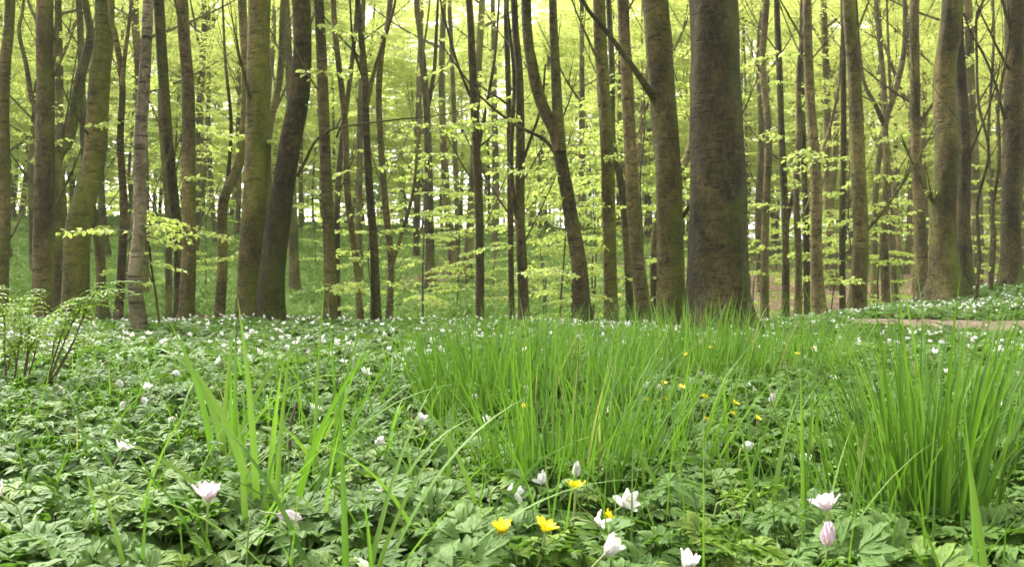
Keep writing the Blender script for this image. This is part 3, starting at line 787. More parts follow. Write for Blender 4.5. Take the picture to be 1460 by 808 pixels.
HT('beech_tree', 'short distant trunk behind the left end of the mound', 16.0, [(1246, 420), (1249, 340), (1250, 250), (1252, 150), (1250, 0)], 9, 6, 'bark_far', auto=4, spr=5)
HT('beech_tree', 'straight trunk standing on the mound left of the mossy beech with roots', 10.0, [(1315, 432), (1314, 330), (1310, 210), (1308, 100), (1307, 0)], 17, 12, 'bark_brown', auto=3, spr=1)
HT('beech_tree', 'mossy beech with spreading roots on the mound at right', 9.2, [(1349, 424), (1346, 340), (1350, 220), (1354, 110), (1355, 0)], 34, 28, 'bark_mossy', flare=.9, auto=1, leafy=[(1346, 275, 1315, 272)])
HT('beech_tree', 'dark straight trunk right behind the mossy beech with roots', 11.0, [(1379, 414), (1377, 320), (1374, 200), (1371, 100), (1370, 0)], 20, 13, 'bark_dark', auto=3, leafy=[(1376, 275, 1410, 268)], spr=1)
HT('beech_sapling', 'thin crooked dark sapling leaning on the right of the mound', 8.6, [(1390, 434), (1396, 370), (1398, 290), (1403, 220), (1392, 150), (1396, 80), (1390, 20)], 5, 3, 'bark_dark', auto=3, height=4, flare=0)
HT('beech_sapling', 'second thin dark sapling with bent stem near the right edge', 9.4, [(1412, 416), (1420, 350), (1424, 300), (1420, 230), (1428, 150), (1432, 80)], 5, 3, 'bark_dark', auto=3, height=4, flare=0)
HT('beech_tree', 'thick dark beech at the right edge of the photo', 9.6, [(1441, 414), (1441, 320), (1444, 200), (1446, 90), (1445, 0)], 25, 26, 'bark_dark', auto=2, limbs=[(4, 2, [(1432, 170), (1420, 120), (1405, 80), (1385, 50), (1370, 20)])])
HT('beech_sapling', 'thin forked dark stem in front of the slope, right of the pale spotted trunk', 5.9, [(230, 462), (222, 420), (214, 392), (214, 350)], 3.2, 1.6, 'bark_dark', height=0, flare=0, limbs=[(2.4, 1, [(217, 402), (208, 380), (208, 350)], .05)])
HT('beech_sapling', 'thin bare dark stem between the two crooked saplings near the right edge', 13.0, [(1408, 400), (1411, 300), (1412, 200), (1414, 60)], 5, 3, 'bark_dark', auto=5, height=8, flare=0)

# ------------------------------------------------------------------ trees of the forest behind
def forest_proto(seed, H, r0, low, nlimb, nspr, rad, lscale, forked):
    root = empty('beech_tree', (0, 0, 0))
    n = 7
    z = np.linspace(-.3, H, n)
    x = np.cumsum(rng.normal(0, .10, n)); y = np.cumsum(rng.normal(0, .10, n)); x -= x[0]; y -= y[0]
    Q, par = smooth_path(np.stack([x, y, z], -1), .45)
    r = r0 * (1 - .85 * np.clip(Q[:, 2] / H, 0, 1) ** 1.2)
    mb = MB(); tube(mb, Q, r, 10, bumps=.06, flare=.35, seed=seed); mb.build('trunk', M['bark_far'], root)
    mb = MB(); tips = []
    for k in range(nlimb):
        h = rng.uniform(low + .5, H * .9); i = np.argmin(abs(Q[:, 2] - h))
        limb(mb, Q[i], rng.uniform(0, 6.28), rng.uniform(.45, .95), rng.uniform(1.5, 3.8), max(.018, r[i] * rng.uniform(.25, .5)), 5, 3, .3, tips)
    if forked:
        i = np.argmin(abs(Q[:, 2] - H * .3))
        limb(mb, Q[i], rng.uniform(0, 6.28), 1.1, H * .5, r[i] * .75, 7, 4, .25, tips)
    mb.build('branches', M['bark_far'], root)
    ml = MB(); mt = MB()
    for k in range(nspr):
        if k % 3 and tips:
            P0 = tips[rng.integers(len(tips))][0] + rng.normal(0, .25, 3)
        else:
            h = low + (H - low) * rng.random() ** .95; i = np.argmin(abs(Q[:, 2] - h))
            a_ = rng.uniform(0, 6.28); rr = rng.random() ** .7 * rad * (1 - .5 * h / H)
            P0 = Q[i] + np.array([math.sin(a_) * rr, math.cos(a_) * rr, rng.normal(0, .15) + .2 * rr])
        spray(mt, ml, P0, rng.uniform(0, 6.28), rng.uniform(.7, 1.5), rng.uniform(-.05, .2), rng.uniform(.08, .25), lscale, .006, False, 1.3)
    mt.build('twigs', M['bark_far'], root)
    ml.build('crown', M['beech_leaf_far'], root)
    return root
near_p = [forest_proto(1, 15, .11, 3.0, 8, 170, 2.6, .06, False), forest_proto(2, 14, .08, 2.4, 10, 180, 2.8, .06, True),
          forest_proto(3, 15, .13, 3.2, 8, 170, 3.0, .06, False)]
far_p = [forest_proto(4, 13, .08, .6, 7, 440, 2.9, .088, True), forest_proto(5, 17, .12, 1.0, 8, 480, 3.4, .092, False),
         forest_proto(6, 15, .10, .5, 7, 460, 3.2, .088, True), forest_proto(7, 18, .14, 1.5, 7, 480, 3.5, .092, False)]
G_FAR = 'slender beeches of the forest behind'
used = set(); placed = []; slope_trees = []; far_trees = []
for (n_, d0, d1, md) in ((46, 16, 31, 1.5), (165, 33, 64, 1.9)):
    tries = 0; cnt = 0
    while cnt < n_ and tries < 20000:
        tries += 1
        d = d0 + (d1 - d0) * rng.random(); x = (rng.uniform(-150, 1610) - 730) / FPX * d
        if any((x - a_) ** 2 + (d - b_) ** 2 < md * md for a_, b_ in placed): continue
        placed.append((x, d)); cnt += 1
for k, (x, d) in enumerate(placed):
    lst = near_p if d < 32 else far_p
    w = int(rng.integers(0, len(lst))); key = (d < 32, w)
    o = lst[w] if key not in used else copy_tree(lst[w])
    used.add(key)
    o.location = (x, d, float(terr(x, d)))
    s = rng.uniform(.8, 1.15)
    o.scale = (s, s, s * rng.uniform(.9, 1.15))
    o.rotation_euler = (rng.normal(0, .035), rng.normal(0, .035), rng.uniform(0, 6.28))
    if d < 32: slope_trees.append(o)
    else: far_trees.append(o)
# the wood beyond, which reads as one mass
mb, mt = MB(), MB()
for k in range(1900):
    y = rng.uniform(64, 80); x = rng.uniform(-.75, .75) * y; z0 = float(terr(x, y))
    spray(None, mb, np.array([x, y, z0 + .2 + 20 * rng.random() ** 1.4]), rng.uniform(0, 6.28), rng.uniform(1.5, 3), .05, .2, .28, .01, False, .5)
for k in range(700):
    y = rng.uniform(46, 62); x = rng.uniform(-.72, .72) * y; z0 = float(terr(x, y))
    spray(None, mb, np.array([x, y, z0 + .1 + 4.5 * rng.random() ** 1.5]), rng.uniform(0, 6.28), rng.uniform(1.0, 2.2), .1, .2, .17, .01, False, .6)
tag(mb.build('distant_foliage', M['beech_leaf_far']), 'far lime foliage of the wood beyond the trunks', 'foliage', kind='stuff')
for k in range(90):
    y = rng.uniform(76, 98); x = rng.uniform(-.75, .75) * y; z0 = float(terr(x, y))
    Q = np.array([[x, y, z0 - .3], [x + rng.normal(0, .2), y, z0 + 9], [x + rng.normal(0, .4), y, z0 + 20]]); tube(mt, smooth_path(Q, 2)[0], np.linspace(.16, .06, len(smooth_path(Q, 2)[0])), 6)
tag(mt.build('distant_wood', M['bark_far']), 'far thin trunks of the wood beyond, too many to count', 'woods', kind='stuff')

# leafy beech saplings under the tall trees
def sapling_proto(H, nspr):
    root = empty('beech_sapling', (0, 0, 0))
    z = np.linspace(-.1, H, 6); Q, _ = smooth_path(np.stack([np.cumsum(rng.normal(0, .04, 6)), np.cumsum(rng.normal(0, .04, 6)), z], -1), .2)
    mb = MB(); tube(mb, Q, np.linspace(.016, .005, len(Q)), 6); mb.build('trunk', M['twig'], root)
    mt, ml = MB(), MB()
    for k in range(nspr):
        i = int(len(Q) * (.18 + .8 * (k + rng.random()) / nspr)); i = min(i, len(Q) - 1)
        spray(mt, ml, Q[i], rng.uniform(0, 6.28), rng.uniform(.45, 1.15), rng.uniform(0, .25), .15, .95, .004, True, 1.0)
    tw_ = mt.build('leafy_twigs', M['twig'], root); ml.build('leaves', M['beech_leaf'], tw_)
    return root
sp = [sapling_proto(2.2, 13), sapling_proto(3.0, 17), sapling_proto(1.6, 9)]
sused = set(); spl = []; hollow = []; crest = []
for (px, lo, hi, n) in [(565, 10, 14, 2), (300, 12, 18, 2), (800, 9.5, 15, 4), (880, 9.5, 14, 3), (1080, 9.5, 14, 2), (1200, 10, 15, 3), (1270, 12, 17, 2), (700, 13, 20, 3), (960, 10, 14, 2), (640, 18, 26, 2), (1420, 13, 17, 3), (1120, 14, 20, 2), (480, 18, 26, 2)]:
    for k in range(n):
        d = rng.uniform(lo, hi); spl.append(((px + rng.normal(0, 38) - 730) / FPX * d, d))
for k in range(70):
    d = rng.uniform(31, 46); spl.append((rng.uniform(-.72, .6) * d, d))
for x, d in spl:
    w = int(rng.integers(0, 3)); o = sp[w] if w not in sused else copy_tree(sp[w]); sused.add(w)
    o.location = (x, d, float(terr(x, d))); s = rng.uniform(.8, 1.25) * (1.5 if d > 30 else 1); o.scale = (s, s, s)
    o.rotation_euler = (0, 0, rng.uniform(0, 6.28))
    if d > 30: crest.append(o)
    else: hollow.append(o)
MARKS = [(-400, 'left edge'), (64, 'arching-limbed beech'), (125, 'leaning mossy beech'), (203, 'pale spotted trunk'), (268, 'knobbly peeling trunk'), (330, 'S-shaped slim beech'),
         (365, 'thick smooth beech'), (405, 'dark leaning beech'), (467, 'straight greyish trunk'), (530, 'layered leafy beech'), (612, 'slope trunk by the brush heap'), (684, 'steep-limbed dark beech'),
         (745, 'twin-stemmed beech'), (812, 'forked dark beech'), (865, 'smooth olive trunk'), (952, 'beech with a diagonal bough'), (1022, 'huge dark trunk'), (1117, 'thin Y-forked trunk'),
         (1163, 'tall straight brown trunk'), (1222, 'thick beech by the path'), (1263, 'high-forking slim tree'), (1311, 'straight trunk on the mound'), (1350, 'mossy beech with roots'), (1442, 'dark right-edge beech'), (9999, 'right edge')]
def label_between(objs, what, cat, group):
    cells = {}
    for o in objs:
        px = o.location.x / o.location.y * FPX + 730
        k = max(i for i, m in enumerate(MARKS) if m[0] < px); cells.setdefault(k, []).append((px, o))
    words = ['', 'leftmost', 'second', 'third', 'fourth', 'fifth', 'sixth', 'seventh', 'eighth', 'ninth']
    for k, lst in cells.items():
        lst.sort(key=lambda p: p[0])
        for i, (px, o) in enumerate(lst):
            w = '' if len(lst) == 1 else words[min(i + 1, 9)] + ' '
            tag(o, (w + what + ' between the ' + MARKS[k][1] + ' and the ' + MARKS[k + 1][1]).replace('between the left edge and', 'left of').replace(' and the right edge', ' and the right frame'), cat, group)
def cell_label(objs, fmt, cat, grp):
    for o in objs:
        px = o.location.x / o.location.y * FPX + 730
        k = min(max(max([i for i, m in enumerate(MARKS) if m[0] < px], default=0), 0), len(MARKS) - 2)
        a_, b_ = MARKS[k][1], MARKS[k + 1][1]
        tag(o, fmt + ' between the ' + a_ + ' and the ' + b_, cat, grp + ' between the ' + a_ + ' and the ' + b_)
cell_label(far_trees, 'far beech', 'tree', 'far beeches')
cell_label(crest, 'distant sapling', 'sapling', 'distant saplings')
label_between(hollow, 'leafy sapling', 'sapling', 'leafy beech saplings in the hollow')
label_between(slope_trees, 'slim beech', 'tree', 'slim beeches on the slope')


# ------------------------------------------------------------------ grass
def blades(mb, root, az, lean, bend, L, Wd, seg=8, cols=3, twist=.3, rbase=None):
    """root (N,3); az, lean, bend, L, Wd (N,)"""
    N = len(root); t = np.linspace(0, 1, seg + 1)
    th = lean[:, None] + bend[:, None] * t[None] ** 1.6
    ds = L[:, None] / seg
    H = np.concatenate([np.zeros((N, 1)), np.cumsum(np.sin(th[:, :-1]) * ds, 1)], 1)
    Zz = np.concatenate([np.zeros((N, 1)), np.cumsum(np.cos(th[:, :-1]) * ds, 1)], 1)
    P = root[:, None] + np.stack([H * np.sin(az)[:, None], H * np.cos(az)[:, None], Zz], -1)
    tw = az[:, None] + np.pi / 2 + rng.normal(0, .7, N)[:, None] + twist * t[None] * rng.normal(0, 1.5, N)[:, None]
    side = np.stack([np.sin(tw), np.cos(tw), 0 * tw], -1)
    w = Wd[:, None] * np.minimum(1, .55 + 2.2 * t) * np.maximum(1 - t ** 2.6, .02) / 2
    s = np.array([-1, 0, 1.0]) if cols == 3 else np.array([-1, 1.0])
    nrm = np.stack([np.sin(th) * 0 + np.cos(th) * -np.sin(az)[:, None], np.cos(th) * -np.cos(az)[:, None], np.sin(th)], -1)
    V = P[:, :, None] + side[:, :, None] * (w[..., None] * s)[..., None]
    if cols == 3: V = V + nrm[:, :, None] * (w[..., None] * np.abs(s) * .35)[..., None]
    c = len(s)
    F = grid_quads(seg + 1, c)[None] + (np.arange(N) * (seg + 1) * c)[:, None, None]
    U = np.broadcast_to(np.stack([np.broadcast_to(s[None], (seg + 1, c)), np.broadcast_to(t[:, None], (seg + 1, c))], -1)[None], (N, seg + 1, c, 2)).reshape(-1, 2)
    R = np.clip(rng.normal(.45, .3, N) if rbase is None else rng.normal(rbase, .3, N), 0, 1)
    R = np.minimum(R, .95)
    if seg < 12: R = np.where(rng.random(N) < .014, 1.0, R)
    mb.add(V.reshape(-1, 3), F.reshape(-1, 4), U, np.repeat(R, (seg + 1) * c))

def tussock(name, label, px, d, n, rad, Lm, wd, spread=.35, group=None, rb=None, stretch=1.0):
    x0 = (px - 730) / FPX * d; z0 = float(terr(x0, d))
    root = empty(name, (x0, d, z0)); tag(root, label, 'grass tuft', group)
    rr = rad * np.sqrt(rng.random(n)); aa = rng.uniform(0, 6.283, n)
    off = np.stack([rr * np.sin(aa) * stretch, rr * np.cos(aa), np.zeros(n)], -1)
    az = aa + rng.normal(0, .8, n)
    lean = np.abs(rng.normal(0, .10, n)) + spread * (rr / rad) * rng.random(n) * .7
    bend = np.abs(rng.normal(.25, .35, n)) + .1
    L = Lm * (.45 + .63 * rng.random(n) ** .8)
    mb = MB(); blades(mb, off, az, lean, bend, L, wd * rng.uniform(.7, 1.3, n), rbase=rb)
    mb.build('blades', M['grass'], root)
    return root
tussock('grass_tussock', 'tall grass tussock in the right foreground, spikes rising above the path', 1322, 1.08, 200, .075, .45, .0052, .16, rb=.42)
tussock('grass_tussock', 'big dense grass tussock behind the topmost yellow flower', 800, 1.22, 220, .11, .37, .0050, .4, rb=.42)
tussock('grass_tussock', 'thick upright grass clump left of centre, beside three small white flowers', 700, 2.0, 480, .19, .39, .0052, .25, rb=.30)
tussock('grass_tussock', 'arching grass clump right of the big dense tussock', 905, 1.45, 190, .13, .36, .0045, .55, rb=.45)
tussock('grass_tussock', 'wide grass clump in front of the huge dark trunk', 985, 2.9, 430, .30, .40, .0055, .3, rb=.5)
tussock('grass_tussock', 'grass clump in front of the forked dark beech', 830, 2.2, 330, .2, .38, .0052, .3, rb=.45)
tussock('grass_tussock', 'low grass clump in front of the tall straight brown trunk', 1120, 3.2, 260, .3, .36, .0055, .4, rb=.55)
tussock('grass_tussock', 'loose grass clump left of the tall right tussock, behind the pinkish flowers', 1240, 1.15, 130, .12, .30, .0040, .3, rb=.45)
tussock('grass_tussock', 'loose grass clump at the right edge, behind the broad bent blades', 1420, 1.5, 190, .16, .34, .0042, .4, rb=.5)
# loose grass: thin blades everywhere in the right half, fewer on the left
def loose(name, label, n, ylo, yhi, alo, ahi, Lm, wd, rb, seg=6, cols=2, dens=None, bendm=.4):
    y = np.sqrt(rng.uniform(ylo ** 2, yhi ** 2, n)); a_ = rng.uniform(alo, ahi, n); x = a_ * y
    k = path_dist(x, y) > .1
    if dens is not None: k &= rng.random(n) < dens(x, y)
    x, y = x[k], y[k]; n = len(x)
    mb = MB()
    blades(mb, np.stack([x, y, terr(x, y) - .01], -1), rng.uniform(0, 6.283, n), np.abs(rng.normal(.1, .16, n)), np.abs(rng.normal(bendm, .4, n)), Lm * rng.uniform(.5, 1.1, n), wd * rng.uniform(.6, 1.3, n), seg, cols, rbase=rb)
    return tag(mb.build(name, M['grass']), label, 'grass', kind='stuff')
clump = lambda x, y: np.clip(.35 + 1.2 * wob(x, y, 2.2, 8), .03, 1)
loose('grass', 'thin loose grass among the anemones in the right half', 1700, .75, 3.0, -.10, .68, .30, .0035, .5, 8, 3, clump)
loose('grass', 'fine grass spreading across the carpet below the mossy beech', 2600, 2.6, 5.2, -.12, .45, .30, .005, .6, 5, 2, clump)
loose('grass', 'sparse grass in front of the path and mound', 1500, 3.0, 6.8, .3, .7, .2, .005, .65, 5, 2, clump)
loose('grass', 'short light grass blades near the pale spotted trunk', 2600, 2.6, 6.2, -.62, -.1, .19, .006, .8, 5, 2, lambda x, y: clump(x, y) * (.3 + .7 * np.exp(-((x / y + .44) / .13) ** 2)))
loose('broad_grass_blades', 'broad pale blades arching over the carpet in the left half', 120, .85, 2.2, -.55, -.02, .34, .0085, .6, 12, 3, None, 1.3)
loose('broad_grass_blades', 'a few broad blades among the leaves in the right half', 70, .85, 2.0, .1, .66, .32, .008, .7, 12, 3, None, .8)
loose('grass', 'scattered grass blades on the left of the foreground', 620, .7, 3.0, -.68, -.08, .28, .005, .55, 8, 3, None, .7)

# broad arching blades in the left and right foreground
def blade_tuft(label, px, d, specs, rb=.7):
    """specs: (azimuth deg, lean, bend, length, width)"""
    x0 = (px - 730) / FPX * d; root = empty('broad_grass', (x0, d, float(terr(x0, d))))
    tag(root, label, 'grass tuft')
    for s_ in specs:
        mb = MB(); A = [np.array([v]) for v in (math.radians(s_[0]), s_[1], s_[2], s_[3] * 1.08, s_[4] * 1.35)]
        blades(mb, np.array([[rng.normal(0, .012), rng.normal(0, .012), 0]]), *A, seg=14, cols=3, twist=.25, rbase=rb + rng.normal(0, .12))
        mb.build('blade', M['grass'], root)
blade_tuft('tuft of broad bent grass blades right of the pink cup flower', 385, 1.0, [(-70, .15, .9, .38, .010), (80, .1, .7, .36, .009), (-40, .05, .4, .40, .008), (100, .3, 1.2, .40, .009), (150, .1, .5, .33, .008), (60, .3, .9, .34, .008), (-110, .4, 1.1, .35, .008), (20, .05, .2, .36, .007)])
blade_tuft('tall tuft of broad folded blades left of centre behind the pink flowers', 320, 1.35, [(-80, .1, .5, .36, .010), (-60, .05, 2.2, .46, .011), (70, .05, 1.5, .44, .010), (10, .02, .3, .34, .010), (100, .15, 2.0, .42, .010), (-20, .1, .3, .33, .008), (160, .2, .6, .3, .009)])
blade_tuft('sprawling tuft of long blades at the bottom, left of the lowest yellow flower', 500, .78, [(60, .25, 1.1, .36, .007), (-60, .3, .9, .32, .006), (85, .5, 1.2, .36, .006), (30, .2, .7, .33, .006), (-20, .1, .4, .31, .006), (110, .3, .9, .3, .006), (-100, .4, 1.3, .34, .006), (75, .15, .7, .30, .005)])
blade_tuft('long broad blade pair arching over the leaves at bottom left', 235, .74, [(-75, .75, .9, .34, .0065), (-50, .35, .5, .26, .005), (-15, .2, .3, .22, .005)])
blade_tuft('bundle of fine long stalks and blades right of the broad bent tuft', 462, 1.25, [(10, .02, .25, .42, .006), (40, .1, .4, .38, .006), (-30, .08, .3, .40, .005), (80, .2, .6, .36, .006), (-80, .15, .6, .36, .006), (120, .1, .5, .34, .006), (60, .05, .2, .44, .004)])
blade_tuft('spreading tuft of broad pale blades between the two pink flowers at lower left', 345, .92, [(-90, .5, .8, .28, .008), (85, .3, .8, .30, .009), (-30, .15, .4, .26, .008), (40, .1, .5, .33, .007), (130, .3, 1.0, .3, .007)])
blade_tuft('tuft of broad curling blades behind the leftmost yellow flower', 640, 1.15, [(-80, .35, .9, .30, .007), (70, .3, .7, .28, .006), (-45, .2, .8, .34, .007), (10, .1, .3, .28, .006), (100, .5, .9, .3, .006), (-110, .4, .9, .33, .006)])
blade_tuft('slanting broad blades left of the open white anemone', 205, 1.05, [(60, .7, .4, .30, .007), (75, .55, .6, .30, .006), (40, .35, .5, .26, .006), (80, .3, .3, .28, .005)])
blade_tuft('yellowish grass tuft leaning over the bottom right corner', 1395, .72, [(60, .35, .4, .30, .0065), (-60, .2, .8, .24, .005), (20, .15, .3, .30, .006), (-20, .05, .2, .28, .006), (90, .5, .5, .26, .006), (-95, .2, .3, .24, .005), (130, .1, .3, .20, .005)], .8)
blade_tuft('pair of pale broad blades at the lower right, near the pinkish flowers', 1275, .78, [(-5, .03, .1, .16, .008), (-60, .45, .3, .22, .004), (15, .05, .2, .30, .004)], .5)
blade_tuft('thin upright blades left of the pinkish flowers at lower right', 1148, .92, [(-5, .03, .1, .32, .0055), (10, .02, .15, .31, .005), (60, .12, .5, .26, .004), (-50, .1, .4, .26, .004)], .5)
blade_tuft('lone upright blades at far left, behind the white flowers', 100, 1.35, [(60, .5, .5, .30, .006), (70, .3, .7, .30, .006), (45, .6, .4, .32, .005), (-60, .3, .6, .22, .005)])

# ------------------------------------------------------------------ flowers
def petal_mesh(mb, az, cup, L, Wd, curl=.3, rows=6):
    t = np.linspace(0, 1, rows); s = np.array([-1, -.5, 0, .5, 1.0])
    w = np.sin(np.clip(t * .93 + .05, 0, 1) ** .9 * np.pi) ** .65 * Wd / 2; w[0] = Wd * .12; w[-1] = Wd * .08
    e = cup + curl * (t - .3)
    st = L / (rows - 1)
    h = np.concatenate([[0], np.cumsum(np.cos(e[:-1]) * st)]); z = np.concatenate([[0], np.cumsum(np.sin(e[:-1]) * st)])
    dirv = np.array([math.sin(az), math.cos(az), 0]); pr = np.array([dirv[1], -dirv[0], 0])
    up = np.array([0, 0, 1.0])
    nrm = (-np.sin(e))[:, None] * dirv + np.cos(e)[:, None] * up
    V = (dirv * h[:, None] + up * z[:, None])[:, None] + pr * (w[:, None] * s)[..., None] + nrm[:, None] * (w[:, None] * np.abs(s) ** 2 * .35)[..., None]
    V = V + nrm[:, None] * (rng.normal(0, .0006, (rows, 5)))[..., None]
    U = np.stack([np.broadcast_to(s[None], (rows, 5)), np.broadcast_to(t[:, None], (rows, 5))], -1).reshape(-1, 2)
    mb.add(V.reshape(-1, 3), grid_quads(rows, 5), U, rng.random())

def anemone(cup, L=.019, Wd=.0115, n=6, split=False, petal='petal_white', jitter=.12, stem=.16, nod=0.0, nodaz=0.0, twist=0.0, curl=.3, label=None):
    """flower whose head sits at the Empty's origin; the stem runs down from it"""
    root = empty('anemone_flower', (0, 0, 0))
    Rm = (rotz(np.array(-nodaz)) @ rotx(np.array(-nod)) @ rotz(np.array(twist)))
    def bld(mb, name, mat):
        mb.V = [v @ Rm.T for v in mb.V]; return mb.build(name, mat, root)
    whole = MB()
    for k in range(n):
        mb = MB() if split else whole
        petal_mesh(mb, k * 6.283 / n + rng.normal(0, .08), cup + rng.normal(0, jitter) + (.12 if k % 2 else 0), L * rng.uniform(.92, 1.08), Wd * rng.uniform(.9, 1.08), curl)
        if split: bld(mb, 'petal', M[petal])
    if not split: bld(whole, 'petals', M[petal])
    mb = MB()
    for k in range(26 if split else 10):
        a_, e_ = rng.uniform(0, 6.28), rng.uniform(.6, 1.5)
        l = L * rng.uniform(.25, .42); dv = np.array([math.cos(e_) * math.sin(a_), math.cos(e_) * math.cos(a_), math.sin(e_)])
        tube(mb, np.array([dv * .0005, dv * l * .8, dv * l]), np.array([.0002, .00025, .0006]) * (1 if split else 1.5), 4)
    bld(mb, 'stamens', M['stamen'])
    # stem
    d0 = -(Rm @ np.array([0, 0, 1.0]))
    P = [np.zeros(3), d0 * .012]
    c = d0 * .026 + np.array([0, 0, -.006]); P.append(c)
    P.append(np.array([c[0] * 1.15, c[1] * 1.15, min(c[2], 0) - stem * .5])); P.append(np.array([c[0] * .7, c[1] * .7, -stem]))
    Q, _ = smooth_path(P, .008)
    mb = MB(); tube(mb, Q, np.full(len(Q), .0010), 6 if split else 4); mb.build('stem', M['stem_green'], root)
    return root

def flower_at(root, px, py, zf, label=None, group=None, cat='flower', s=1.0, rz=None):
    """zf: how high the flower head stands above the soil"""
    d = (CAMZ - zf) * FPX / (py - HOR)
    d = max(d, .5)
    s *= 1.12
    root.location = tuple(W(px, py, d)); root.scale = (s, s, s)
    if rz is not None: root.rotation_euler = (0, 0, rz)
    tag(root, label, cat, group)
    return root
F = flower_at
F(anemone(.95, .024, .0125, split=True, petal='petal_pink', nod=.15, nodaz=0, stem=.17), 297, 715, .19, 'pale pink cup-shaped anemone opening upwards, in the left foreground')
F(anemone(1.25, .022, .0115, split=True, petal='petal_pink', nod=1.75, nodaz=1.5, stem=.15), 396, 733, .19, 'lilac-pink half closed anemone nodding to the right, beside the broad grass blades')
F(anemone(.75, .021, .0105, split=True, nod=.5, nodaz=.5, stem=.15), 173, 642, .18, 'open white anemone on an upright stalk in the left foreground')
F(anemone(.7, .023, .0125, split=True, petal='petal_pink', nod=.35, nodaz=-.5, stem=.17), 1180, 728, .19, 'wide open pale pink anemone, the upper of two at lower right')
F(anemone(1.4, .020, .013, split=True, petal='petal_pink', nod=.15, nodaz=1.0, stem=.15, curl=.5), 1179, 778, .185, 'closed pinkish anemone bud, the lower of two at lower right')
F(anemone(.9, .022, .012, split=True, nod=1.9, nodaz=.9, stem=.13), 724, 700, .165, 'white nodding anemone with grey-backed petals left of the topmost yellow flower')
F(anemone(.75, .022, .0105, split=True, nod=1.0, nodaz=2.6, stem=.13, jitter=.3), 890, 720, .165, 'large white anemone facing sideways, right of the topmost yellow flower')
F(anemone(.5, .021, .012, split=True, nod=1.7, nodaz=1.9, stem=.12, jitter=.35), 846, 745, .165, 'ragged white anemone hanging below the large sideways one')
F(anemone(1.0, .021, .013, split=True, nod=.9, nodaz=1.2, stem=.12), 862, 790, .17, 'white half open anemone at the bottom edge, right of the yellow flowers')
F(anemone(1.2, .019, .011, split=True, nod=1.4, nodaz=-1.2, stem=.12, petal='petal_pink'), 552, 707, .15, 'small pinkish closed anemone lying among the leaves below centre left')
F(anemone(1.0, .018, .011, split=True, nod=1.0, nodaz=2, stem=.12), 535, 633, .16, 'small white anemone tilted left of the sprawling grass, middle of the foreground')
F(anemone(.8, .018, .011, split=True, nod=.6, nodaz=1, stem=.12), 445, 586, .165, 'open white anemone behind the bundle of fine stalks')
F(anemone(.9, .019, .011, split=True, nod=.7, nodaz=-1, stem=.12), 778, 691, .155, 'white anemone half hidden inside the base of the big tussock')
F(anemone(1.45, .019, .010, split=True, nod=.1, nodaz=1, stem=.12), 821, 680, .175, 'slim closed white anemone standing just behind the topmost yellow flower')
F(anemone(1.3, .019, .013, split=True, nod=2.8, nodaz=1, stem=.15), 84, 550, .19, 'nodding closed white anemone at the left below the ferns')
F(anemone(1.3, .019, .013, split=True, nod=2.7, nodaz=1, stem=.15), 168, 541, .19, 'round nodding white anemone, uppermost of the group left of centre')
F(anemone(1.3, .018, .013, split=True, nod=2.5, nodaz=-1, stem=.15), 178, 572, .185, 'drooping white anemone bell, lowest of the group below the ferns')
F(anemone(.9, .018, .011, split=True, nod=.5, nodaz=.3, stem=.14), 207, 556, .19, 'open white anemone, rightmost of the group below the ferns')
F(anemone(1.2, .016, .011, split=True, nod=2.2, nodaz=.8, stem=.14), 201, 567, .185, 'small drooping white anemone tucked under the open one below the ferns')
F(anemone(1.1, .018, .011, split=True, nod=2.0, nodaz=-.7, stem=.13), 247, 596, .17, 'white anemone peeping between leaves left of the tall broad blades')
F(anemone(.9, .020, .012, split=True, nod=1.0, nodaz=-1.5, stem=.12), 2, 706, .18, 'white anemone cut off by the left edge of the photo')
F(anemone(1.0, .019, .012, split=True, nod=.6, nodaz=.5, stem=.1), 979, 812, .15, 'white anemone at the very bottom edge right of centre')
F(anemone(1.0, .018, .012, split=True, nod=1.6, nodaz=.6, stem=.12), 1062, 637, .165, 'white anemone leaning among grass right of centre')
F(anemone(1.25, .019, .013, split=True, nod=2.6, nodaz=.6, stem=.14), 1101, 560, .19, 'round pinkish white nodding anemone right of the small yellow flowers')
F(anemone(1.0, .017, .012, split=True, nod=1.8, nodaz=.6, stem=.12), 665, 549, .17, 'left one of three small white anemones at the foot of the upright grass clump')
F(anemone(1.0, .017, .012, split=True, nod=1.7, nodaz=-.6, stem=.12), 681, 549, .17, 'right one of three small white anemones at the foot of the upright grass clump')
F(anemone(1.1, .016, .012, split=True, nod=1.7, nodaz=.3, stem=.12), 674, 565, .165, 'lowest of three small white anemones at the foot of the upright grass clump')
F(anemone(1.4, .018, .012, split=True, nod=2.9, nodaz=.3, stem=.12), 750, 548, .20, 'closed white anemone hanging among grass left of the big dense tussock')
F(anemone(1.1, .017, .011, split=True, nod=1.2, nodaz=.3, stem=.12), 692, 601, .15, 'white anemone low in the leaves left of the big dense tussock')
F(anemone(1.4, .018, .012, split=True, nod=2.2, nodaz=-.8, stem=.12), 925, 545, .19, 'left of a pair of white anemones beside the small yellow flowers')
F(anemone(1.4, .018, .012, split=True, nod=2.2, nodaz=.8, stem=.12), 938, 549, .19, 'right of a pair of white anemones beside the small yellow flowers')
F(anemone(1.0, .017, .011, split=True, nod=1.0, nodaz=.8, stem=.12), 1243, 560, .18, 'small white anemone behind the left side of the tall right tussock')
F(anemone(1.0, .017, .011, split=True, nod=1.0, nodaz=.2, stem=.12), 1150, 660, .155, 'white anemone low behind the thin upright blades at right')
F(anemone(.8, .017, .011, split=True, nod=.6, nodaz=.2, stem=.12), 601, 600, .155, 'white anemone between centre leaves left of the big dense tussock')

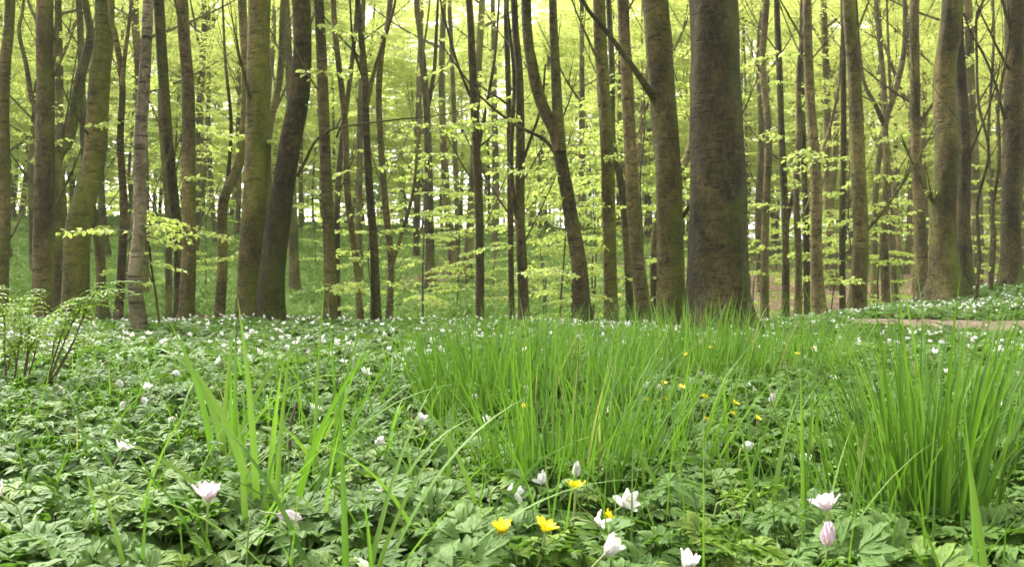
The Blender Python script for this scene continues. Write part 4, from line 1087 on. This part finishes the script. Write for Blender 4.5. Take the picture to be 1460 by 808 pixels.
# a wilted brown flower head on a hooked stalk
root = empty('wilted_flower', (0, 0, 0))
mb = MB()
for k in range(5): petal_mesh(mb, k * 1.257, 1.25, .013, .008, .5)
mb.V = [v @ rotx(np.array(2.6)).T for v in mb.V]; mb.build('petals', M['wilted'], root)
Q, _ = smooth_path([(0, 0, 0), (-.004, 0, .008), (-.014, 0, .006), (-.022, 0, -.008), (-.03, 0, -.1)], .004)
mb = MB(); tube(mb, Q, np.full(len(Q), .001), 5); mb.build('stem', M['stem_green'], root)
F(root, 1047, 722, .16, 'wilted brown flower head hanging from a hooked stalk, right of centre')

# lesser celandines (yellow)
def celandine(n=8, cup=.75, split=True, nod=.1, nodaz=0.0, stem=.1, bendx=0.0, L=.0145, Wd=.0068):
    root = empty('yellow_flower', (0, 0, 0))
    Rm = rotz(np.array(-nodaz)) @ rotx(np.array(-nod))
    whole = MB()
    for k in range(n):
        mb = MB() if split else whole
        petal_mesh(mb, k * 6.283 / n + rng.normal(0, .06), cup + rng.normal(0, .12), L * rng.uniform(.9, 1.1), Wd, .1)
        if split:
            mb.V = [v @ Rm.T for v in mb.V]; mb.build('petal', M['petal_yellow'], root)
    if not split:
        whole.V = [v @ Rm.T for v in whole.V]; whole.build('petals', M['petal_yellow'], root)
    mb = MB()
    for k in range(24 if split else 8):
        a_, e_ = rng.uniform(0, 6.28), rng.uniform(.5, 1.5); l = L * .4
        dv = Rm @ np.array([math.cos(e_) * math.sin(a_), math.cos(e_) * math.cos(a_), math.sin(e_)])
        tube(mb, np.array([dv * .0005, dv * l * .8, dv * l]), np.array([.0002, .0003, .0007]), 4)
    mb.build('stamens', M['stamen'], root)
    Q, _ = smooth_path([(0, 0, -.0005), (0, 0, -.008), (bendx * .35, 0, -stem * .5), (bendx, 0, -stem)], .006)
    mb = MB(); tube(mb, Q, np.full(len(Q), .0012), 6); mb.build('stem', M['stem_green'], root)
    return root
F(celandine(7, .7, True, .15, .5, .13, -.014), 820, 698, .20, 'topmost yellow celandine, on a long bare stalk in front of the big tussock')
F(celandine(9, .85, True, .25, 3.4, .12, -.006), 716, 760, .19, 'leftmost yellow celandine, widely cupped, at the bottom of the photo')
F(celandine(8, .7, True, .35, 2.0, .10, -.03), 776, 757, .19, 'small yellow celandine between the leftmost one and the topmost one')
F(celandine(7, .8, True, .6, 2.0, .10, 0, .012), 864, 741, .15, 'yellow celandine half hidden behind a leaf, right of the other low ones')
for (px, py, zf, lab) in [(748, 580, .165, 'small yellow flower below the closed white one left of the big tussock'),
        (946, 547, .18, 'small yellow flower just right of the pair of white anemones'),
        (972, 553, .18, 'small open yellow flower, second right of the pair of white anemones'),
        (953, 570, .17, 'small yellow flower below the pair of white anemones'),
        (1004, 567, .17, 'small flat yellow flower in the grass midway to the nodding anemone'),
        (1048, 576, .165, 'upper one of two yellow flowers left of the round nodding anemone'),
        (1045, 591, .165, 'larger lower one of two yellow flowers left of the round nodding anemone'),
        (1079, 598, .16, 'yellow flower low in the leaves under the round nodding anemone'),
        (1008, 599, .16, 'small yellow flower low in the leaves right of the arching grass clump'),
        (1012, 496, .20, 'yellow flower high in the grass below the huge dark trunk'),
        (1071, 487, .20, 'distant yellow flower to the right of the huge trunk, in grass'),
        (979, 506, .19, 'dim yellow flower in the grass below the mossy beech'),
        (790, 533, .18, 'dim yellow flower inside the tall grass near the centre'),
        (925, 570, .16, 'dim yellow flower low in the grass below the mossy beech'),
        (1137, 505, .17, 'distant yellow flower below the tall straight brown trunk'),
        (1160, 497, .17, 'tiny distant yellow flower farthest right')]:
    F(celandine(8, .6, False, .5, rng.uniform(0, 6.28), .1), px, py, zf, lab, 'small yellow flowers in the grass', s=.72)

# many more white anemones over the whole carpet
fp = [anemone(.8, nod=.3), anemone(1.3, nod=2.6), anemone(.6, nod=.9, nodaz=3), anemone(1.0, nod=1.6, nodaz=2), anemone(1.1, nod=2.1, nodaz=4), anemone(.35, nod=.6, nodaz=3.3)]
def mini(kind):
    mb = MB()
    for k in range(6): petal_mesh(mb, k * 1.047, (.8, 1.3)[kind], .018, .011, .3, 4)
    return np.concatenate(mb.V), np.concatenate(mb.F), np.zeros((sum(len(v) for v in mb.V), 2))
pos = []
explicit = [(315, 514), (245, 536), (104, 490), (97, 502), (490, 517), (520, 536), (571, 524), (560, 505), (460, 495), (505, 507), (1068, 553), (1073, 556), (1222, 521), (60, 498), (130, 486), (342, 493), (368, 500), (478, 500), (870, 585), (610, 500), (1184, 535), (1290, 545), (1425, 583), (1145, 506), (1165, 500), (30, 470), (150, 480), (180, 478), (440, 480), (395, 470), (570, 515), (583, 500)]
for px, py in explicit:
    zf = .165 if px < 800 else .15
    d = (CAMZ - zf) * FPX / (py - HOR); pos.append(((px - 730) / FPX * d, d, zf))
for k in range(1400):
    d = math.sqrt(rng.uniform(2.3 ** 2, 8.4 ** 2)); a_ = rng.uniform(-.70, .70); x = a_ * d
    dens = .32 + .68 * float(sst(3.0, 4.4, d)); dens *= .3 + .7 * float(wob(x, d, 1.3, 12) > -.15)
    if a_ > -.08 and a_ < .3 and d < 3.8: dens *= .25
    if rng.random() > dens or path_dist(np.array([x]), np.array([d]))[0] < .05: continue
    pos.append((x, d, float(canopy_h(x, d)) + rng.uniform(.02, .055)))
pos.sort(key=lambda p: p[1])
fused = set(); mid_fl = []; far_fl = []
for x, d, zf in pos[:245]:
    w = int(rng.integers(0, 6)); o = fp[w] if w not in fused else copy_tree(fp[w]); fused.add(w)
    o.location = (x, d, float(terr(x, d)) + zf); o.rotation_euler = (rng.normal(0, .15), rng.normal(0, .15), rng.uniform(0, 6.28))
    s = rng.uniform(1.0, 1.4); o.scale = (s, s, s)
    (mid_fl if d < 3.4 else far_fl).append(o)
def below_label(objs, fmt, grp):
    for o in objs:
        px = o.location.x / o.location.y * FPX + 730
        m = min(MARKS[1:-1], key=lambda q: abs(q[0] - px))[1]
        tag(o, fmt + ' straight below the ' + m, 'flower', grp + ' below the ' + m)
below_label(mid_fl, 'small white anemone in the middle carpet', 'middle anemones')
below_label(far_fl, 'tiny white anemone in the far carpet', 'far anemones')
rest = pos[245:]
xs = np.array([p[0] for p in rest]); ys = np.array([p[1] for p in rest]); zs = np.array([p[2] for p in rest])
n2 = 2600; yy = rng.uniform(7.0, 13, n2); xx = (rng.random(n2) * 2 - 1) * .74 * yy
k = (path_dist(xx, yy) > .15) & ((xx > 2.6) | (yy < 8.5)) & (rng.random(n2) < .75 + .25 * wob(xx, yy, 1.2, 3)); xx, yy = xx[k], yy[k]
xs = np.r_[xs, xx]; ys = np.r_[ys, yy]; zs = np.r_[zs, np.full(len(xx), .09)]
n = len(xs); kk = rng.integers(0, 2, n)
Mx = rotz(rng.uniform(0, 6.283, n)) @ rotx(rng.normal(0, .9, n)) * rng.uniform(1., 1.5, n)[:, None, None]
T = np.stack([xs, ys, terr(xs, ys) + zs], -1)
mb = MB()
for q in (0, 1): mb.scatter(mini(q), Mx[kk == q], T[kk == q], rng.random((kk == q).sum()))
tag(mb.build('distant_anemones', M['petal_white']), 'countless white anemone specks on the crest and mound', 'flowers', kind='stuff')

# ------------------------------------------------------------------ ferns on the left
def frond(root, P0, P1, curlx, npin=11, size=.16, seed=0):
    """a stalk from P0 to P1 (relative), then a blade with paired pinnae drooping"""
    P0, P1 = np.array(P0, float), np.array(P1, float)
    mid = (P0 + P1) / 2 + np.array([rng.normal(0, .006), 0, 0])
    end = P1 + np.array([curlx, rng.normal(0, .03), size * .45]); tip = end + np.array([curlx * .9, 0, -size * .15])
    Q, par = smooth_path([P0, mid, P1, end, tip], .012)
    fr = MB(); ns = int(len(Q) * .62)
    tube(fr, Q[:ns], np.linspace(.0032, .0020, ns), 7); st = fr.build('frond', M['fern_stem'], root)
    size = size * .82
    lf = MB()
    tube(lf, Q[ns - 1:], np.linspace(.0018, .0006, len(Q) - ns + 1), 5)
    pin = lobe((0, 0), 0, .021, .0105, 4, .45, .2, .5)
    for k in range(npin):
        f = k / (npin - 1)
        i = int(len(Q) * .55 + (len(Q) * .44) * f); i = min(i, len(Q) - 2)
        l = size * (1 - f * .82) * rng.uniform(.85, 1.1)
        for sg in (-1, 1):
            az = math.pi / 2 * sg + rng.normal(0, .35) + (.5 * sg if curlx > 0 else -.5 * sg) * .6
            m = max(4, int(l / .009)); t = np.linspace(0, 1, m)
            rise = rng.uniform(.15, .5)
            A = Q[i] + np.stack([np.sin(az) * l * t, np.cos(az) * l * t, l * (rise * t - (rise + rng.uniform(.15, .5)) * t ** 2.4)], -1)
            tube(lf, A, np.linspace(.0011, .0004, m), 4)
            for s2 in (-1, 1):
                a2 = az + s2 * 1.25
                sc = (1.15 - t * .75) * l / .12
                Mx = rotz(np.full(m, -a2)) @ rotx(rng.normal(-.45, .25, m)) @ roty(rng.normal(0, .3, m)) * sc[:, None, None]
                lf.scatter(pin, Mx, A, np.clip(rng.normal(.5, .2, m), 0, 1))
    lf.build('leaflets', M['fern'], st)
def fern(label, px, d, fronds):
    x0 = (px - 730) / FPX * d; z0 = float(terr(x0, d)); root = empty('fern', (x0, d, z0)); tag(root, label, 'fern')
    for (a, b_, cx, size) in fronds:
        frond(root, a, b_, cx, 11, size)
def rel(px, py, px0, d):    # a photo direction at the fern's distance, relative to its root
    p = W(px, py, d); x0 = (px0 - 730) / FPX * d
    return (p[0] - x0, 0.0, p[2] - float(terr(x0, d)))
fd = 2.3
fern('leafy fern with a dark upright stalk at the far left', 28, fd, [(rel(30, 560, 28, fd), rel(44, 440, 28, fd), .03, .13), (rel(10, 560, 28, fd), rel(2, 440, 28, fd), -.04, .13), (rel(18, 560, 28, fd), rel(30, 470, 28, fd), -.02, .11), (rel(34, 560, 28, fd), rel(60, 470, 28, fd), .05, .10), (rel(28, 560, 28, fd), rel(20, 500, 28, fd), -.03, .12), (rel(30, 560, 28, fd), rel(46, 490, 28, fd), .03, .12)])
fd = 2.2
fern('fern with two reddish stalks leaning right and unfurling tips, beside the left trunks', 64, fd, [(rel(64, 560, 64, fd), rel(116, 440, 64, fd), .08, .12), (rel(60, 560, 64, fd), rel(98, 452, 64, fd), .05, .12), (rel(66, 560, 64, fd), rel(134, 420, 64, fd), .10, .085), (rel(64, 560, 64, fd), rel(80, 480, 64, fd), .05, .11), (rel(62, 560, 64, fd), rel(100, 500, 64, fd), .07, .10)])
fd = 2.6
fern('smaller pale fern rising behind the other two at the left edge', 0, fd, [(rel(0, 540, 0, fd), rel(-8, 430, 0, fd), .05, .12), (rel(8, 540, 0, fd), rel(24, 440, 0, fd), .04, .11)])

# ------------------------------------------------------------------ small twigs and stalks
def twig(label, pts, d, w, name='dead_twig', mat='twig'):
    P = np.array([W(a_, b_, d) for a_, b_ in pts]); P[:, 1] += np.linspace(0, .04, len(P))
    base = P[0].copy(); Q, par = smooth_path(P - base, .01)
    mb = MB(); tube(mb, Q, np.linspace(w, w * .5, len(Q)), 6, bumps=.12)
    o = mb.build(name, M[mat]); o.location = tuple(base); tag(o, label, 'twig')
twig('short reddish brown twig standing behind the broad blades left of centre', [(412, 640), (413, 600), (418, 574), (412, 560)], 1.35, .0035)
twig('thin dark bare stalk with a drooping tip left of centre', [(466, 600), (480, 540), (494, 500), (499, 478)], 1.6, .0014)
twig('small dark broken twig sticking out of the carpet on the left', [(334, 490), (336, 474), (332, 458)], 4.0, .005)
twig('forked dead twig behind the flowers left of centre', [(500, 470), (492, 452), (484, 446)], 5.0, .004)

# ------------------------------------------------------------------ the air between the trunks
HZ = 0.0010
if HZ:
    bpy.ops.mesh.primitive_cube_add(size=1)
    hz = bpy.context.object; hz.name = 'haze'
    hz.scale = (180, 150, 40); hz.location = (0, 50, 18)
    zmin = float(Z.min())
    m, n, out = mat_new('haze')
    pv = nd(n, 'ShaderNodeVolumePrincipled'); pv.inputs['Color'].default_value = (.95, .97, .90, 1); pv.inputs['Density'].default_value = HZ
    n.links.new(pv.outputs[0], out.inputs['Volume'])
    hz.data.materials.append(m); tag(hz, 'thin pale air between the trunks', 'haze', kind='stuff')
